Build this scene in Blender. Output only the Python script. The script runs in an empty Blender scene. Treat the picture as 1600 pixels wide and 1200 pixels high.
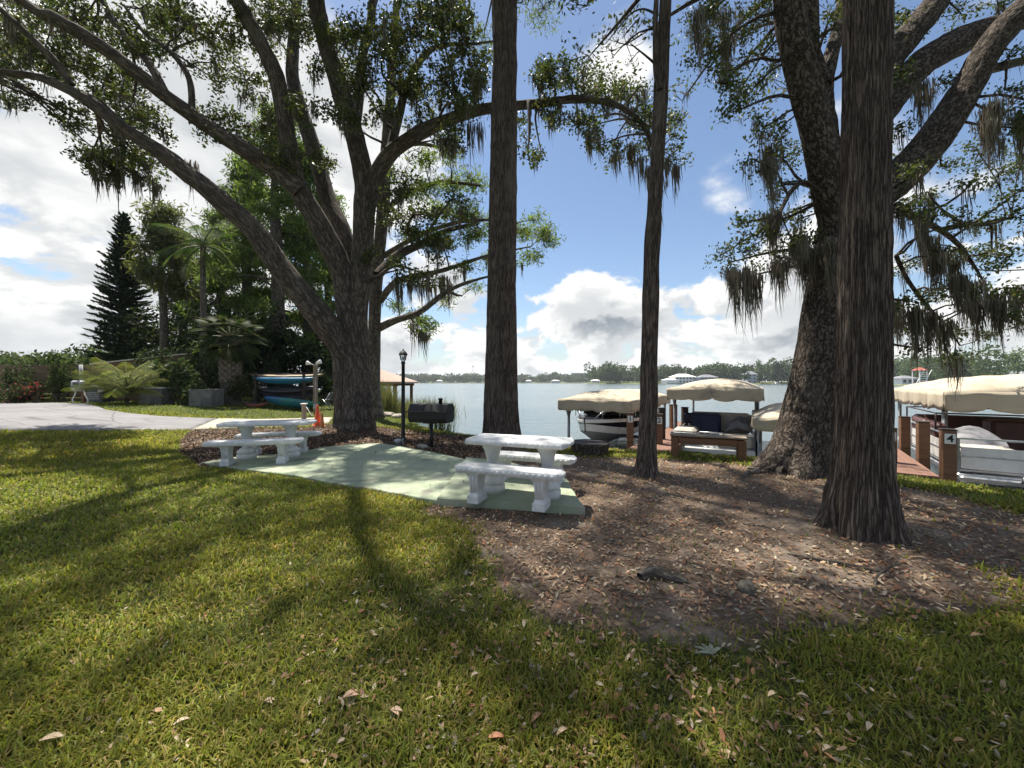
import bpy, math, random
import numpy as np
from mathutils import Vector, Matrix
R = math.radians
random.seed(7); RNG = np.random.default_rng(11)
sc = bpy.context.scene
COL = sc.collection

# ------------------------------------------------------------------ camera, sky, sun, exposure
F = 600.0; CX = 800.0; HY = 597.0; EYE = 1.6          # photo is 1600x1200, eye level at row 597
cam = bpy.data.cameras.new('camera'); cam.sensor_width = 36.0; cam.lens = 36.0*F/1600.0
cam.shift_y = -(600.0-HY)/1600.0; cam.clip_start = 0.05; cam.clip_end = 6000
camo = bpy.data.objects.new('camera', cam); COL.objects.link(camo)
camo.location = (0, 0, EYE); camo.rotation_euler = (R(90), 0, 0)
sc.camera = camo

SUN_EL, SUN_AZ = 67.0, -34.0                            # azimuth from +Y, clockwise positive
sd = Vector((math.sin(R(SUN_AZ))*math.cos(R(SUN_EL)), math.cos(R(SUN_AZ))*math.cos(R(SUN_EL)), math.sin(R(SUN_EL))))
sl = bpy.data.lights.new('sun', 'SUN'); sl.energy = 5.0; sl.angle = R(0.55); sl.color = (1.0, 0.94, 0.84)
so = bpy.data.objects.new('sun', sl); COL.objects.link(so)
so.rotation_euler = sd.to_track_quat('Z', 'Y').to_euler(); so.location = (-20, 30, 40)
sc.view_settings.view_transform = 'Standard'; sc.view_settings.look = 'None'
sc.view_settings.exposure = 1.08; sc.view_settings.gamma = 1.0
sc.view_settings.use_curve_mapping = False

class NT:
    """tiny node-graph helper"""
    def __init__(s, tree): s.t = tree; s.n = tree.nodes; s.l = tree.links
    def add(s, typ, **kw):
        n = s.n.new(typ)
        for k, v in kw.items(): setattr(n, k, v)
        return n
    def link(s, a, b): s.l.new(a, b)
    def put(s, sock, v):
        if hasattr(v, 'is_output') or isinstance(v, bpy.types.NodeSocket): s.l.new(v, sock)
        else: sock.default_value = v
    def math(s, op, a, b=None, c=None, clamp=False):
        n = s.add('ShaderNodeMath', operation=op, use_clamp=clamp)
        s.put(n.inputs[0], a)
        if b is not None: s.put(n.inputs[1], b)
        if c is not None: s.put(n.inputs[2], c)
        return n.outputs[0]
    def vmath(s, op, a, b=None):
        n = s.add('ShaderNodeVectorMath', operation=op); s.put(n.inputs[0], a)
        if b is not None: s.put(n.inputs[1], b)
        return n.outputs[0]
    def smooth(s, x, a, b, lo=0.0, hi=1.0):
        n = s.add('ShaderNodeMapRange', interpolation_type='SMOOTHSTEP')
        s.put(n.inputs[0], x); n.inputs[1].default_value = a; n.inputs[2].default_value = b
        n.inputs[3].default_value = lo; n.inputs[4].default_value = hi
        return n.outputs[0]
    def mix(s, f, a, b, blend='MIX'):
        n = s.add('ShaderNodeMix', data_type='RGBA', blend_type=blend)
        s.put(n.inputs[0], f); s.put(n.inputs[6], a); s.put(n.inputs[7], b)
        return n.outputs[2]
    def noise(s, vec, scale, detail=4, rough=0.55, dist=0.0):
        n = s.add('ShaderNodeTexNoise'); s.put(n.inputs['Vector'], vec); n.inputs['Scale'].default_value = scale
        n.inputs['Detail'].default_value = detail; n.inputs['Roughness'].default_value = rough
        n.inputs['Distortion'].default_value = dist
        return n.outputs[0]
    def voro(s, vec, scale, feature='F1', out=0, rand=1.0):
        n = s.add('ShaderNodeTexVoronoi', feature=feature); s.put(n.inputs['Vector'], vec)
        n.inputs['Scale'].default_value = scale
        n.inputs['Randomness'].default_value = rand
        return n.outputs[out]
    def scalev(s, vec, sx, sy, sz):
        n = s.add('ShaderNodeVectorMath', operation='MULTIPLY'); s.put(n.inputs[0], vec); n.inputs[1].default_value = (sx, sy, sz)
        return n.outputs[0]
    def bump(s, h, strength, dist=0.02):
        n = s.add('ShaderNodeBump'); n.inputs['Strength'].default_value = strength; n.inputs['Distance'].default_value = dist
        s.put(n.inputs['Height'], h); return n.outputs[0]

def c4(c): return (c[0], c[1], c[2], 1.0)

world = bpy.data.worlds.new('World'); sc.world = world; world.use_nodes = True
w = NT(world.node_tree); w.n.clear()
out = w.add('ShaderNodeOutputWorld'); bg = w.add('ShaderNodeBackground'); w.link(bg.outputs[0], out.inputs[0])
sky = w.add('ShaderNodeTexSky', sky_type='NISHITA'); sky.sun_disc = False
sky.sun_elevation = R(SUN_EL); sky.sun_rotation = R(SUN_AZ % 360.0)
sky.air_density = 1.0; sky.dust_density = 0.35; sky.ozone_density = 1.5
bg.inputs['Strength'].default_value = 0.072
tc = w.add('ShaderNodeTexCoord'); D = tc.outputs['Generated']
sep = w.add('ShaderNodeSeparateXYZ'); w.link(D, sep.inputs[0])
dx, dy, dz = sep.outputs
az = w.math('ARCTAN2', dx, dy)                     # 0 straight ahead, positive to the right
el = w.math('ARCSINE', dz)
zc = w.math('MAXIMUM', dz, 0.0)
den = w.math('ADD', zc, 0.16)
cmb = w.add('ShaderNodeCombineXYZ'); w.put(cmb.inputs[0], w.math('DIVIDE', dx, den)); w.put(cmb.inputs[1], w.math('DIVIDE', dy, den)); cmb.inputs[2].default_value = 3.7
PL = cmb.outputs[0]                                # layer seen from below
SP = w.scalev(D, 1.0, 1.0, 1.75)                   # heaped clouds near the horizon
def fields(off):
    a = w.noise(w.vmath('ADD', PL, off), 0.62, 9, 0.56, 0.25)
    b = w.noise(w.vmath('ADD', SP, (off[0]*0.25+4.1, off[1]*0.25, off[2]+1.3)), 5.2, 10, 0.56, 0.2)
    return a, b
n1, n2 = fields((0.0, 0.0, 0.0))
low = w.smooth(el, 0.20, 0.42, 1.0, 0.0)
nn = w.math('ADD', w.math('MULTIPLY', n2, low), w.math('MULTIPLY', n1, w.math('SUBTRACT', 1.0, low)))
m1, m2 = fields((-0.10, 0.14, 0.05))
mm = w.math('ADD', w.math('MULTIPLY', m2, low), w.math('MULTIPLY', m1, w.math('SUBTRACT', 1.0, low)))
def bump2(a0, e0, ra, re, amp):
    q = w.math('ADD', w.math('POWER', w.math('DIVIDE', w.math('SUBTRACT', az, a0), ra), 2.0),
               w.math('POWER', w.math('DIVIDE', w.math('SUBTRACT', el, e0), re), 2.0))
    return w.math('MULTIPLY', w.math('EXPONENT', w.math('MULTIPLY', q, -1.0)), amp)
bias = w.smooth(el, 0.02, 0.30, 0.17, 0.0)                       # bank of cumulus low down
for args in ((-0.85, 0.38, 0.55, 0.5, 0.155), (-0.35, 0.62, 0.35, 0.2, 0.10), (0.27, 0.62, 0.16, 0.16, 0.16), (0.47, 0.40, 0.12, 0.10, 0.11),
             (0.22, 0.19, 0.24, 0.12, 0.13), (0.75, 0.28, 0.18, 0.18, 0.10), (0.10, 0.50, 0.15, 0.14, -0.16), (0.42, 0.27, 0.10, 0.07, -0.06), (0.26, 0.40, 0.15, 0.07, -0.16), (-0.02, 0.34, 0.10, 0.06, -0.08)):
    bias = w.math('ADD', bias, bump2(*args))
dens = w.math('ADD', nn, bias)
mask = w.smooth(dens, 0.540, 0.612)
thick = w.smooth(dens, 0.60, 0.86)
lit = w.smooth(w.math('SUBTRACT', nn, mm), -0.06, 0.06)
bright = w.math('ADD', w.math('MULTIPLY', w.math('SUBTRACT', 1.0, w.math('MULTIPLY', thick, 0.95)), 0.58), w.math('MULTIPLY', lit, 0.50))
ccol = w.mix(w.math('MINIMUM', bright, 1.0), (2.0, 2.3, 2.65, 1), (7.3, 7.3, 7.2, 1))
hz = w.smooth(el, 0.0, 0.16, 0.55, 0.0)
base = w.mix(hz, sky.outputs[0], (3.4, 4.0, 4.4, 1))
w.link(w.mix(mask, base, ccol), bg.inputs[0])

# ------------------------------------------------------------------ terrain
WATER = -0.55
SHORE = np.array([(400,-160),(60,-22),(16,1.2),(8.6,5.2),(7.5,5.75),(6.7,6.45),(5.6,7.95),(3.9,8.85),(1.8,9.6),(0.85,10.3),(0.35,11.0),(-0.9,11.5),(-1.7,12.1),
                  (-2.7,13.4),(-4.0,15.8),(-5.6,18.5),(-7.6,22),(-10,27),(-15,36),(-30,55),(-80,100),(-400,250),(-1500,600)], float)
def shore_sd(x, y):
    x = np.asarray(x, float); y = np.asarray(y, float)
    best = np.full(x.shape, 1e9); sign = np.ones(x.shape)
    for a, b in zip(SHORE[:-1], SHORE[1:]):
        d = b-a; L2 = d@d
        t = np.clip(((x-a[0])*d[0]+(y-a[1])*d[1])/L2, 0, 1)
        px, py = a[0]+t*d[0]-x, a[1]+t*d[1]-y
        q = px*px+py*py
        s = d[0]*(y-a[1])-d[1]*(x-a[0])
        m = q < best
        best = np.where(m, q, best); sign = np.where(m, np.sign(s), sign)
    return np.sqrt(best)*sign                       # >0 on land (land lies to the left of the run)
def sst(a, b, x):
    t = np.clip((np.asarray(x, float)-a)/(b-a), 0, 1); return t*t*(3-2*t)
def vnoise(P, seed=0):
    """vectorised value noise, P (n,3) -> -1..1"""
    P = np.asarray(P, float); i = np.floor(P).astype(np.int64); f = P-i; f = f*f*(3-2*f)
    def h(ix, iy, iz):
        n = (ix*374761393+iy*668265263+iz*2147483647+seed*1274126177) & 0x7fffffff
        n = ((n ^ (n >> 13))*1274126177) & 0x7fffffff
        n = ((n ^ (n >> 15))*668265263) & 0x7fffffff
        return ((n ^ (n >> 14)) & 0xffff)/32767.5-1
    r = 0
    for ddx in (0, 1):
        for ddy in (0, 1):
            for ddz in (0, 1):
                wgt = (f[:,0] if ddx else 1-f[:,0])*(f[:,1] if ddy else 1-f[:,1])*(f[:,2] if ddz else 1-f[:,2])
                r = r+wgt*h(i[:,0]+ddx, i[:,1]+ddy, i[:,2]+ddz)
    return r
def n2(x, y, s, seed=0):
    x = np.asarray(x, float).ravel(); y = np.asarray(y, float).ravel()
    return vnoise(np.stack([x*s, y*s, np.full_like(x, 0.37)], 1), seed)
def gz(x, y):
    sh = np.shape(x); x = np.asarray(x, float).ravel(); y = np.asarray(y, float).ravel()
    u = -0.8*x+0.35*y
    z = 0.75*sst(7, 19, u)+0.04*n2(x, y, 0.35, 1)*sst(9.5, 14, np.hypot(x, y))
    z = z+0.10*np.exp(-((x-4.3)**2+(y-5.6)**2)/4.0)
    s = shore_sd(x, y)
    k = sst(0.35, -1.5, s)
    z = z*(1-k)+(-1.5)*k
    z = z-1.5*sst(-4, -30, s)
    return z.reshape(sh) if sh else float(z[0])
def P(px, py, d):                                   # photo pixel at a known depth
    return Vector(((px-CX)/F*d, d, EYE-(py-HY)/F*d))
def G(px, py):                                      # photo pixel on the ground
    d = 960.0/max(py-HY, 4)
    for _ in range(40):
        z = gz((px-CX)/F*d, d)
        d = 0.5*d+0.5*max(EYE-z, 0.2)*F/max(py-HY, 4)
    return Vector(((px-CX)/F*d, d, gz((px-CX)/F*d, d)))
def poly_sd(x, y, poly):
    """signed distance, >0 inside"""
    x = np.asarray(x, float); y = np.asarray(y, float)
    best = np.full(x.shape, 1e9); ins = np.zeros(x.shape, bool)
    n = len(poly)
    for k in range(n):
        ax, ay = poly[k][0], poly[k][1]; bx, by = poly[(k+1) % n][0], poly[(k+1) % n][1]
        ex, ey = bx-ax, by-ay
        t = np.clip(((x-ax)*ex+(y-ay)*ey)/(ex*ex+ey*ey+1e-12), 0, 1)
        best = np.minimum(best, np.hypot(ax+t*ex-x, ay+t*ey-y))
        if abs(ey) > 1e-9:
            c = ((ay > y) != (by > y)) & (x < (bx-ax)*(y-ay)/ey+ax)
            ins ^= c
    return np.where(ins, best, -best)

# ------------------------------------------------------------------ mesh helpers
def link(o, parent=None):
    COL.objects.link(o)
    if parent is not None: o.parent = parent
    return o
def tag(o, label=None, cat=None, group=None, kind=None):
    if label: o['label'] = label
    if cat: o['category'] = cat
    if group: o['group'] = group
    if kind: o['kind'] = kind
    return o
def thing(name, label, cat, loc=(0,0,0), rz=0.0, group=None):
    o = bpy.data.objects.new(name, None); o.empty_display_size = 0.2
    o.location = loc; o.rotation_euler = (0, 0, rz); COL.objects.link(o)
    return tag(o, label, cat, group)
def mesh_np(name, V, Fa, mat=None, parent=None, smooth=True, uv=None, col=None):
    V = np.asarray(V, np.float32); Fa = np.asarray(Fa, np.int32)
    me = bpy.data.meshes.new(name); k = Fa.shape[1]; nf = len(Fa)
    me.vertices.add(len(V)); me.vertices.foreach_set('co', V.ravel())
    me.loops.add(nf*k); me.loops.foreach_set('vertex_index', Fa.ravel())
    me.polygons.add(nf); me.polygons.foreach_set('loop_start', np.arange(nf, dtype=np.int32)*k)
    me.polygons.foreach_set('loop_total', np.full(nf, k, np.int32))
    if smooth: me.polygons.foreach_set('use_smooth', np.ones(nf, bool))
    if uv is not None:
        l = me.uv_layers.new(name='UVMap'); l.data.foreach_set('uv', np.asarray(uv, np.float32)[Fa.ravel()].ravel())
    if col is not None:
        a = me.color_attributes.new('Col', 'FLOAT_COLOR', 'POINT')
        a.data.foreach_set('color', np.asarray(col, np.float32).ravel())
    me.update(calc_edges=True)
    if mat is not None: me.materials.append(mat)
    return link(bpy.data.objects.new(name, me), parent)

class MB:
    """collects boxes, bars, tubes, lathes and prisms into one mesh"""
    def __init__(s): s.v = []; s.f = []; s.sm = []
    def raw(s, vs, fs, smooth=False):
        b = len(s.v); s.v += [tuple(v) for v in vs]; s.f += [tuple(i+b for i in f) for f in fs]; s.sm += [smooth]*len(fs); return s
    def box(s, c, size, rz=0.0, bev=0.0, M=None):
        x, y, z = size[0]/2, size[1]/2, size[2]/2
        b = min(bev, x*.9, y*.9, z*.9)
        if b <= 0:
            vs = [(sx*x, sy*y, sz*z) for sz in (-1,1) for sy in (-1,1) for sx in (-1,1)]
            fs = [(0,2,3,1),(4,5,7,6),(0,1,5,4),(2,6,7,3),(0,4,6,2),(1,3,7,5)]
        else:
            def ring(hx, hy, zz, c_):
                return [(hx-c_,-hy,zz),(hx,-hy+c_,zz),(hx,hy-c_,zz),(hx-c_,hy,zz),(-hx+c_,hy,zz),(-hx,hy-c_,zz),(-hx,-hy+c_,zz),(-hx+c_,-hy,zz)]
            vs = ring(x-b,y-b,-z,b*.6)+ring(x,y,-z+b,b)+ring(x,y,z-b,b)+ring(x-b,y-b,z,b*.6)
            fs = [tuple(range(7,-1,-1)), tuple(range(24,32))]
            for k in range(3):
                for i in range(8):
                    j = (i+1) % 8; fs.append((k*8+i, k*8+j, k*8+8+j, k*8+8+i))
        m = Matrix.Translation(Vector(c)) @ (M if M is not None else Matrix.Rotation(rz, 4, 'Z'))
        return s.raw([m @ Vector(v) for v in vs], fs)
    def bar(s, a, b, w_, h_, bev=0.0):
        a, b = Vector(a), Vector(b); d = b-a; L = d.length; d.normalize()
        up = Vector((0,0,1)) if abs(d.z) < 0.95 else Vector((0,1,0))
        yv = up.cross(d).normalized(); zv = d.cross(yv)
        m = Matrix((d, yv, zv)).transposed().to_4x4()
        return s.box((a+b)/2, (L, w_, h_), bev=bev, M=m)
    def tube(s, pts, r, n=8, cap=True):
        pts = [Vector(p) for p in pts]
        rr = [r]*len(pts) if not hasattr(r, '__len__') else list(r)
        vs = []; prev = None
        for i, p in enumerate(pts):
            t = (pts[min(i+1, len(pts)-1)]-pts[max(i-1, 0)]).normalized()
            if prev is None: u = t.orthogonal().normalized()
            else: u = (prev-t*prev.dot(t)).normalized()
            prev = u; v = t.cross(u)
            for k in range(n):
                a = 2*math.pi*k/n; vs.append(p+(u*math.cos(a)+v*math.sin(a))*rr[i])
        fs = []
        for i in range(len(pts)-1):
            for k in range(n):
                j = (k+1) % n; fs.append((i*n+k, i*n+j, (i+1)*n+j, (i+1)*n+k))
        s.raw(vs, fs, True)
        if cap:
            b = len(s.v)-len(vs)
            s.f.append(tuple(b+k for k in range(n-1, -1, -1))); s.sm.append(False)
            s.f.append(tuple(b+(len(pts)-1)*n+k for k in range(n))); s.sm.append(False)
        return s
    def lathe(s, c, prof, n=20, sx=1.0, sy=1.0, smooth=True, flute=0, fd=0.0):
        c = Vector(c); vs = []
        for r, z in prof:
            for k in range(n):
                a = 2*math.pi*k/n; q = r*(1+(fd*math.cos(flute*a) if flute else 0))
                vs.append(c+Vector((q*math.cos(a)*sx, q*math.sin(a)*sy, z)))
        fs = []
        for i in range(len(prof)-1):
            for k in range(n):
                j = (k+1) % n; fs.append((i*n+k, i*n+j, (i+1)*n+j, (i+1)*n+k))
        s.raw(vs, fs, smooth)
        b = len(s.v)-len(vs)
        s.f.append(tuple(b+k for k in range(n-1, -1, -1))); s.sm.append(False)
        s.f.append(tuple(b+(len(prof)-1)*n+k for k in range(n))); s.sm.append(False)
        return s
    def prism(s, poly, z0, z1, zf=None):
        n = len(poly); vs = [(p[0], p[1], z0+(zf(p[0], p[1]) if zf else 0)) for p in poly]+[(p[0], p[1], z1+(zf(p[0], p[1]) if zf else 0)) for p in poly]
        fs = [tuple(range(n-1,-1,-1)), tuple(range(n, 2*n))]+[(i, (i+1) % n, n+(i+1) % n, n+i) for i in range(n)]
        return s.raw(vs, fs)
    def build(s, name, mat, parent=None, loc=None, rz=None):
        me = bpy.data.meshes.new(name); me.from_pydata([tuple(v) for v in s.v], [], s.f)
        me.polygons.foreach_set('use_smooth', s.sm); me.update()
        if mat is not None: me.materials.append(mat)
        o = link(bpy.data.objects.new(name, me), parent)
        if loc is not None: o.location = loc
        if rz is not None: o.rotation_euler.z = rz
        return o
def copy_tree(o, parent=None):
    c = o.copy(); COL.objects.link(c); c.parent = parent
    for ch in list(o.children): copy_tree(ch, c)
    return c
# ------------------------------------------------------------------ materials
def newmat(name):
    m = bpy.data.materials.new(name); m.use_nodes = True
    g = NT(m.node_tree); b = g.n['Principled BSDF']
    return m, g, b
def mat(name, c, c2=None, scale=6.0, rough=0.7, metal=0.0, bump=0.0, bscale=40.0, stretch=(1,1,1), spec=0.35, dirt=None, dscale=1.5):
    m, g, b = newmat(name)
    co = g.add('ShaderNodeTexCoord').outputs['Object']; v = g.scalev(co, *stretch)
    c2 = c2 or tuple(x*0.72 for x in c)
    col = g.mix(g.smooth(g.noise(v, scale, 6, 0.6), 0.32, 0.68), c4(c), c4(c2))
    if dirt: col = g.mix(g.smooth(g.noise(co, dscale, 7, 0.65), 0.50, 0.72), col, c4(dirt))
    g.link(col, b.inputs['Base Color'])
    rn = g.smooth(g.noise(co, scale*1.7, 3), 0.2, 0.8, max(rough-0.12, 0.03), min(rough+0.12, 1.0)); g.link(rn, b.inputs['Roughness'])
    b.inputs['Metallic'].default_value = metal; b.inputs['Specular IOR Level'].default_value = spec
    if bump: g.link(g.bump(g.noise(v, bscale, 5, 0.6), bump, 0.01), b.inputs['Normal'])
    return m
def leafmat(name, tr=0.45, rough=0.5, spec=0.22, tt=(1.2,1.25,0.7,1)):
    """colour comes from the leaf's own Col attribute; light passes through"""
    m, g, b = newmat(name)
    a = g.add('ShaderNodeVertexColor', layer_name='Col').outputs[0]
    g.link(a, b.inputs['Base Color']); b.inputs['Roughness'].default_value = rough; b.inputs['Specular IOR Level'].default_value = spec
    t = g.add('ShaderNodeBsdfTranslucent'); g.link(g.mix(1.0, a, tt, 'MULTIPLY'), t.inputs[0])
    mx = g.add('ShaderNodeMixShader'); mx.inputs[0].default_value = tr
    g.link(b.outputs[0], mx.inputs[1]); g.link(t.outputs[0], mx.inputs[2])
    g.link(mx.outputs[0], g.n['Material Output'].inputs[0])
    return m
def barkmat(name, c1, c2, c3, su, sv, kind, bump):
    m, g, b = newmat(name)
    uv = g.add('ShaderNodeTexCoord').outputs['UV']
    v = g.scalev(uv, su, sv, 1.0)
    warp = g.noise(g.scalev(uv, su*0.3, sv*0.6, 1), 2.0, 3)
    if kind == 'fibre':
        h = g.noise(v, 1.0, 3, 0.5, 0.5)
        h2 = g.noise(g.scalev(uv, su*2.3, sv*2.2, 1), 1.0, 5, 0.6, 0.8)
        h3 = g.noise(g.scalev(uv, su*0.35, sv*0.4, 1), 1.0, 3, 0.5, 0.5)
        r1 = g.smooth(g.math('ABSOLUTE', g.math('SUBTRACT', h, 0.5)), 0.0, 0.13)
        r2 = g.smooth(g.math('ABSOLUTE', g.math('SUBTRACT', h2, 0.5)), 0.0, 0.14)
        hh = g.math('ADD', g.math('ADD', g.math('MULTIPLY', r1, 0.5), g.math('MULTIPLY', r2, 0.35)), g.math('MULTIPLY', h3, 0.35))
        f = g.smooth(hh, 0.30, 1.0)
    else:
        wv = g.add('ShaderNodeVectorMath', operation='ADD'); g.link(v, wv.inputs[0])
        nz = g.add('ShaderNodeTexNoise'); g.link(v, nz.inputs['Vector']); nz.inputs['Scale'].default_value = 0.7; nz.inputs['Detail'].default_value = 4
        g.link(g.scalev(nz.outputs['Color'], 1.5, 1.5, 0), wv.inputs[1])
        e = g.math('ABSOLUTE', g.math('SUBTRACT', g.noise(wv.outputs[0], 0.8, 2, 0.5, 0.3), 0.5))
        e2 = g.math('ABSOLUTE', g.math('SUBTRACT', g.noise(g.scalev(uv, su*1.5, sv*1.9, 1), 1.0, 3, 0.5, 1.0), 0.5))
        h2 = g.noise(g.scalev(uv, su*2.4, sv*3, 1), 1.5, 6, 0.65)
        hh = g.math('ADD', g.math('ADD', g.math('MULTIPLY', g.smooth(e, 0.0, 0.16), 0.5), g.math('MULTIPLY', g.smooth(e2, 0.0, 0.15), 0.35)), g.math('MULTIPLY', h2, 0.4))
        f = g.smooth(hh, 0.30, 1.05)
    big = g.noise(g.scalev(uv, 0.9, 0.35, 1), 1.3, 5, 0.6)
    col = g.mix(f, c4(c1), c4(c2))
    col = g.mix(g.smooth(big, 0.52, 0.72, 0.0, 0.7), col, c4(c3))
    g.link(col, b.inputs['Base Color']); b.inputs['Roughness'].default_value = 0.92; b.inputs['Specular IOR Level'].default_value = 0.15
    g.link(g.bump(hh, bump, 0.03), b.inputs['Normal'])
    return m
M = {}
M['bark_cyp'] = barkmat('cypress_bark', (0.062,0.047,0.039), (0.28,0.222,0.182), (0.25,0.215,0.185), 60, 2.4, 'fibre', 1.0)
M['bark_oak'] = barkmat('oak_bark', (0.036,0.028,0.023), (0.20,0.163,0.13), (0.16,0.144,0.118), 24, 10.0, 'block', 1.0)
M['bark_oakfar'] = barkmat('oak_bark_grey', (0.055,0.045,0.038), (0.175,0.146,0.12), (0.16,0.142,0.115), 19, 3.2, 'block', 0.8)
M['bark_plain'] = barkmat('grey_bark', (0.07,0.06,0.05), (0.20,0.175,0.145), (0.14,0.13,0.10), 12, 3, 'fibre', 0.7)
M['leaf'] = leafmat('oak_leaf', 0.42, 0.45); M['feather'] = leafmat('cypress_leaf', 0.5, 0.6); M['moss'] = leafmat('spanish_moss', 0.25, 0.95, 0.03, (1.05,1.0,0.9,1))
M['grassblade'] = leafmat('grass_blade', 0.45, 0.5); M['litter'] = leafmat('dry_leaf', 0.15, 0.65, 0.25)
M['plant'] = leafmat('plant_leaf', 0.35, 0.62, 0.15)
M['concrete_white'] = mat('weathered_white_concrete', (0.68,0.68,0.665), (0.58,0.585,0.58), 14, 0.85, bump=0.35, bscale=70, dirt=(0.50,0.505,0.49), dscale=9)
M['wood_brown'] = mat('brown_stained_wood', (0.19,0.098,0.05), (0.125,0.066,0.037), 3, 0.7, stretch=(1,1,6), bump=0.25, bscale=20)
M['deck'] = mat('composite_decking', (0.215,0.115,0.08), (0.165,0.09,0.066), 3, 0.75, stretch=(1,6,1), bump=0.15, bscale=30)
M['wood_dark'] = mat('dark_wet_piling', (0.05,0.038,0.03), (0.025,0.02,0.018), 5, 0.8, bump=0.4)
M['wood_grey'] = mat('weathered_grey_wood', (0.26,0.21,0.165), (0.16,0.13,0.10), 4, 0.85, stretch=(4,4,0.6), bump=0.4, bscale=20)
M['fence'] = mat('brown_fence_board', (0.21,0.135,0.085), (0.13,0.085,0.055), 3, 0.85, stretch=(0.6,1,5), bump=0.3)
M['black_iron'] = mat('black_painted_iron', (0.012,0.012,0.013), (0.022,0.02,0.019), 12, 0.55, metal=0.0, bump=0.2, bscale=90)
M['rust_iron'] = mat('sooty_iron', (0.02,0.019,0.018), (0.05,0.04,0.034), 9, 0.65, bump=0.2)
M['steel'] = mat('galvanised_steel', (0.36,0.37,0.38), (0.24,0.25,0.26), 9, 0.45, metal=0.7)
M['alu'] = mat('brushed_aluminium', (0.55,0.56,0.57), (0.42,0.43,0.44), 6, 0.35, metal=0.8)
M['canvas'] = mat('tan_canvas', (0.47,0.405,0.305), (0.42,0.36,0.27), 2.5, 0.9, bump=0.5, bscale=5, dirt=(0.31,0.26,0.195), dscale=1.6)
M['white_gel'] = mat('white_gelcoat', (0.74,0.73,0.69), (0.66,0.65,0.61), 3, 0.28, spec=0.5)
M['dark_gel'] = mat('navy_black_gelcoat', (0.012,0.013,0.018), (0.02,0.02,0.026), 3, 0.2, spec=0.5)
M['vinyl_beige'] = mat('beige_vinyl', (0.52,0.48,0.40), (0.44,0.40,0.33), 6, 0.55, bump=0.15, bscale=20)
M['vinyl_navy'] = mat('navy_cover', (0.013,0.016,0.04), (0.02,0.024,0.055), 5, 0.75, bump=0.2, bscale=14)
M['vinyl_grey'] = mat('grey_cover', (0.25,0.245,0.25), (0.18,0.18,0.19), 5, 0.8, bump=0.35, bscale=10)
M['vinyl_maroon'] = mat('maroon_vinyl', (0.09,0.035,0.03), (0.06,0.028,0.025), 5, 0.55)
M['white_paint'] = mat('white_paint', (0.76,0.76,0.74), (0.66,0.66,0.64), 6, 0.6)
M['old_concrete'] = mat('stained_concrete', (0.20,0.20,0.19), (0.13,0.13,0.12), 4, 0.9, bump=0.3, dirt=(0.08,0.085,0.07))
M['grey_paint'] = mat('grey_enamel', (0.42,0.43,0.44), (0.34,0.35,0.36), 6, 0.55)
M['dark_grey'] = mat('dark_grey_plastic', (0.10,0.105,0.115), (0.07,0.075,0.08), 6, 0.6)
M['roof_pink'] = mat('pinkish_shingle', (0.40,0.29,0.235), (0.33,0.24,0.20), 12, 0.9, bump=0.3)
M['orange'] = mat('orange_cone_plastic', (0.83,0.13,0.035), (0.68,0.11,0.04), 6, 0.5)
M['orange_faded'] = mat('faded_orange_plastic', (0.68,0.21,0.08), (0.52,0.19,0.08), 6, 0.6)
M['kayak_blue'] = mat('blue_kayak_plastic', (0.015,0.13,0.27), (0.02,0.16,0.31), 2, 0.4, spec=0.5)
M['kayak_mix'] = mat('blue_green_kayak_plastic', (0.02,0.08,0.30), (0.03,0.20,0.16), 1.6, 0.4, spec=0.5)
M['kayak_tan'] = mat('tan_kayak_plastic', (0.34,0.26,0.16), (0.28,0.21,0.13), 2, 0.5)
M['kayak_dark'] = mat('dark_kayak_plastic', (0.03,0.035,0.045), (0.06,0.055,0.06), 2, 0.4)
M['kayak_red'] = mat('faded_red_plastic', (0.34,0.10,0.075), (0.28,0.09,0.07), 2, 0.5)
M['stone'] = mat('pale_stone', (0.36,0.33,0.28), (0.22,0.20,0.17), 5, 0.9, bump=0.5, bscale=14)
M['dark_text'] = mat('black_paint', (0.01,0.01,0.01), (0.015,0.015,0.015), 6, 0.6)
M['tan_wall'] = mat('cream_stucco', (0.60,0.56,0.47), (0.54,0.50,0.42), 1, 0.9)
M['pale_wall'] = mat('pale_stucco', (0.72,0.71,0.68), (0.64,0.63,0.60), 1, 0.9)
M['grey_wall'] = mat('blue_grey_siding', (0.30,0.32,0.36), (0.25,0.27,0.31), 1, 0.9)
M['white_roof'] = mat('white_metal_roof', (0.74,0.73,0.70), (0.66,0.65,0.62), 1, 0.6)
M['grey_roof'] = mat('grey_shingle', (0.20,0.205,0.22), (0.16,0.165,0.18), 3, 0.9)
M['red_roof'] = mat('red_tile', (0.42,0.12,0.085), (0.34,0.10,0.075), 3, 0.9)
M['window_dark'] = mat('dark_window', (0.03,0.035,0.04), (0.05,0.055,0.06), 2, 0.12, spec=0.6)
M['far_land'] = mat('far_bank_grass', (0.12,0.16,0.05), (0.15,0.15,0.07), 0.05, 0.95)
def glassmat():
    m, g, b = newmat('lamp_glass'); b.inputs['Base Color'].default_value = (0.85,0.87,0.85,1); b.inputs['Roughness'].default_value = 0.12
    b.inputs['Transmission Weight'].default_value = 0.85; b.inputs['IOR'].default_value = 1.2; return m
M['glass'] = glassmat()
def tinted():
    m, g, b = newmat('tinted_windshield'); b.inputs['Base Color'].default_value = (0.02,0.022,0.025,1); b.inputs['Roughness'].default_value = 0.06
    b.inputs['Specular IOR Level'].default_value = 0.6; return m
M['tint'] = tinted()
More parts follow.
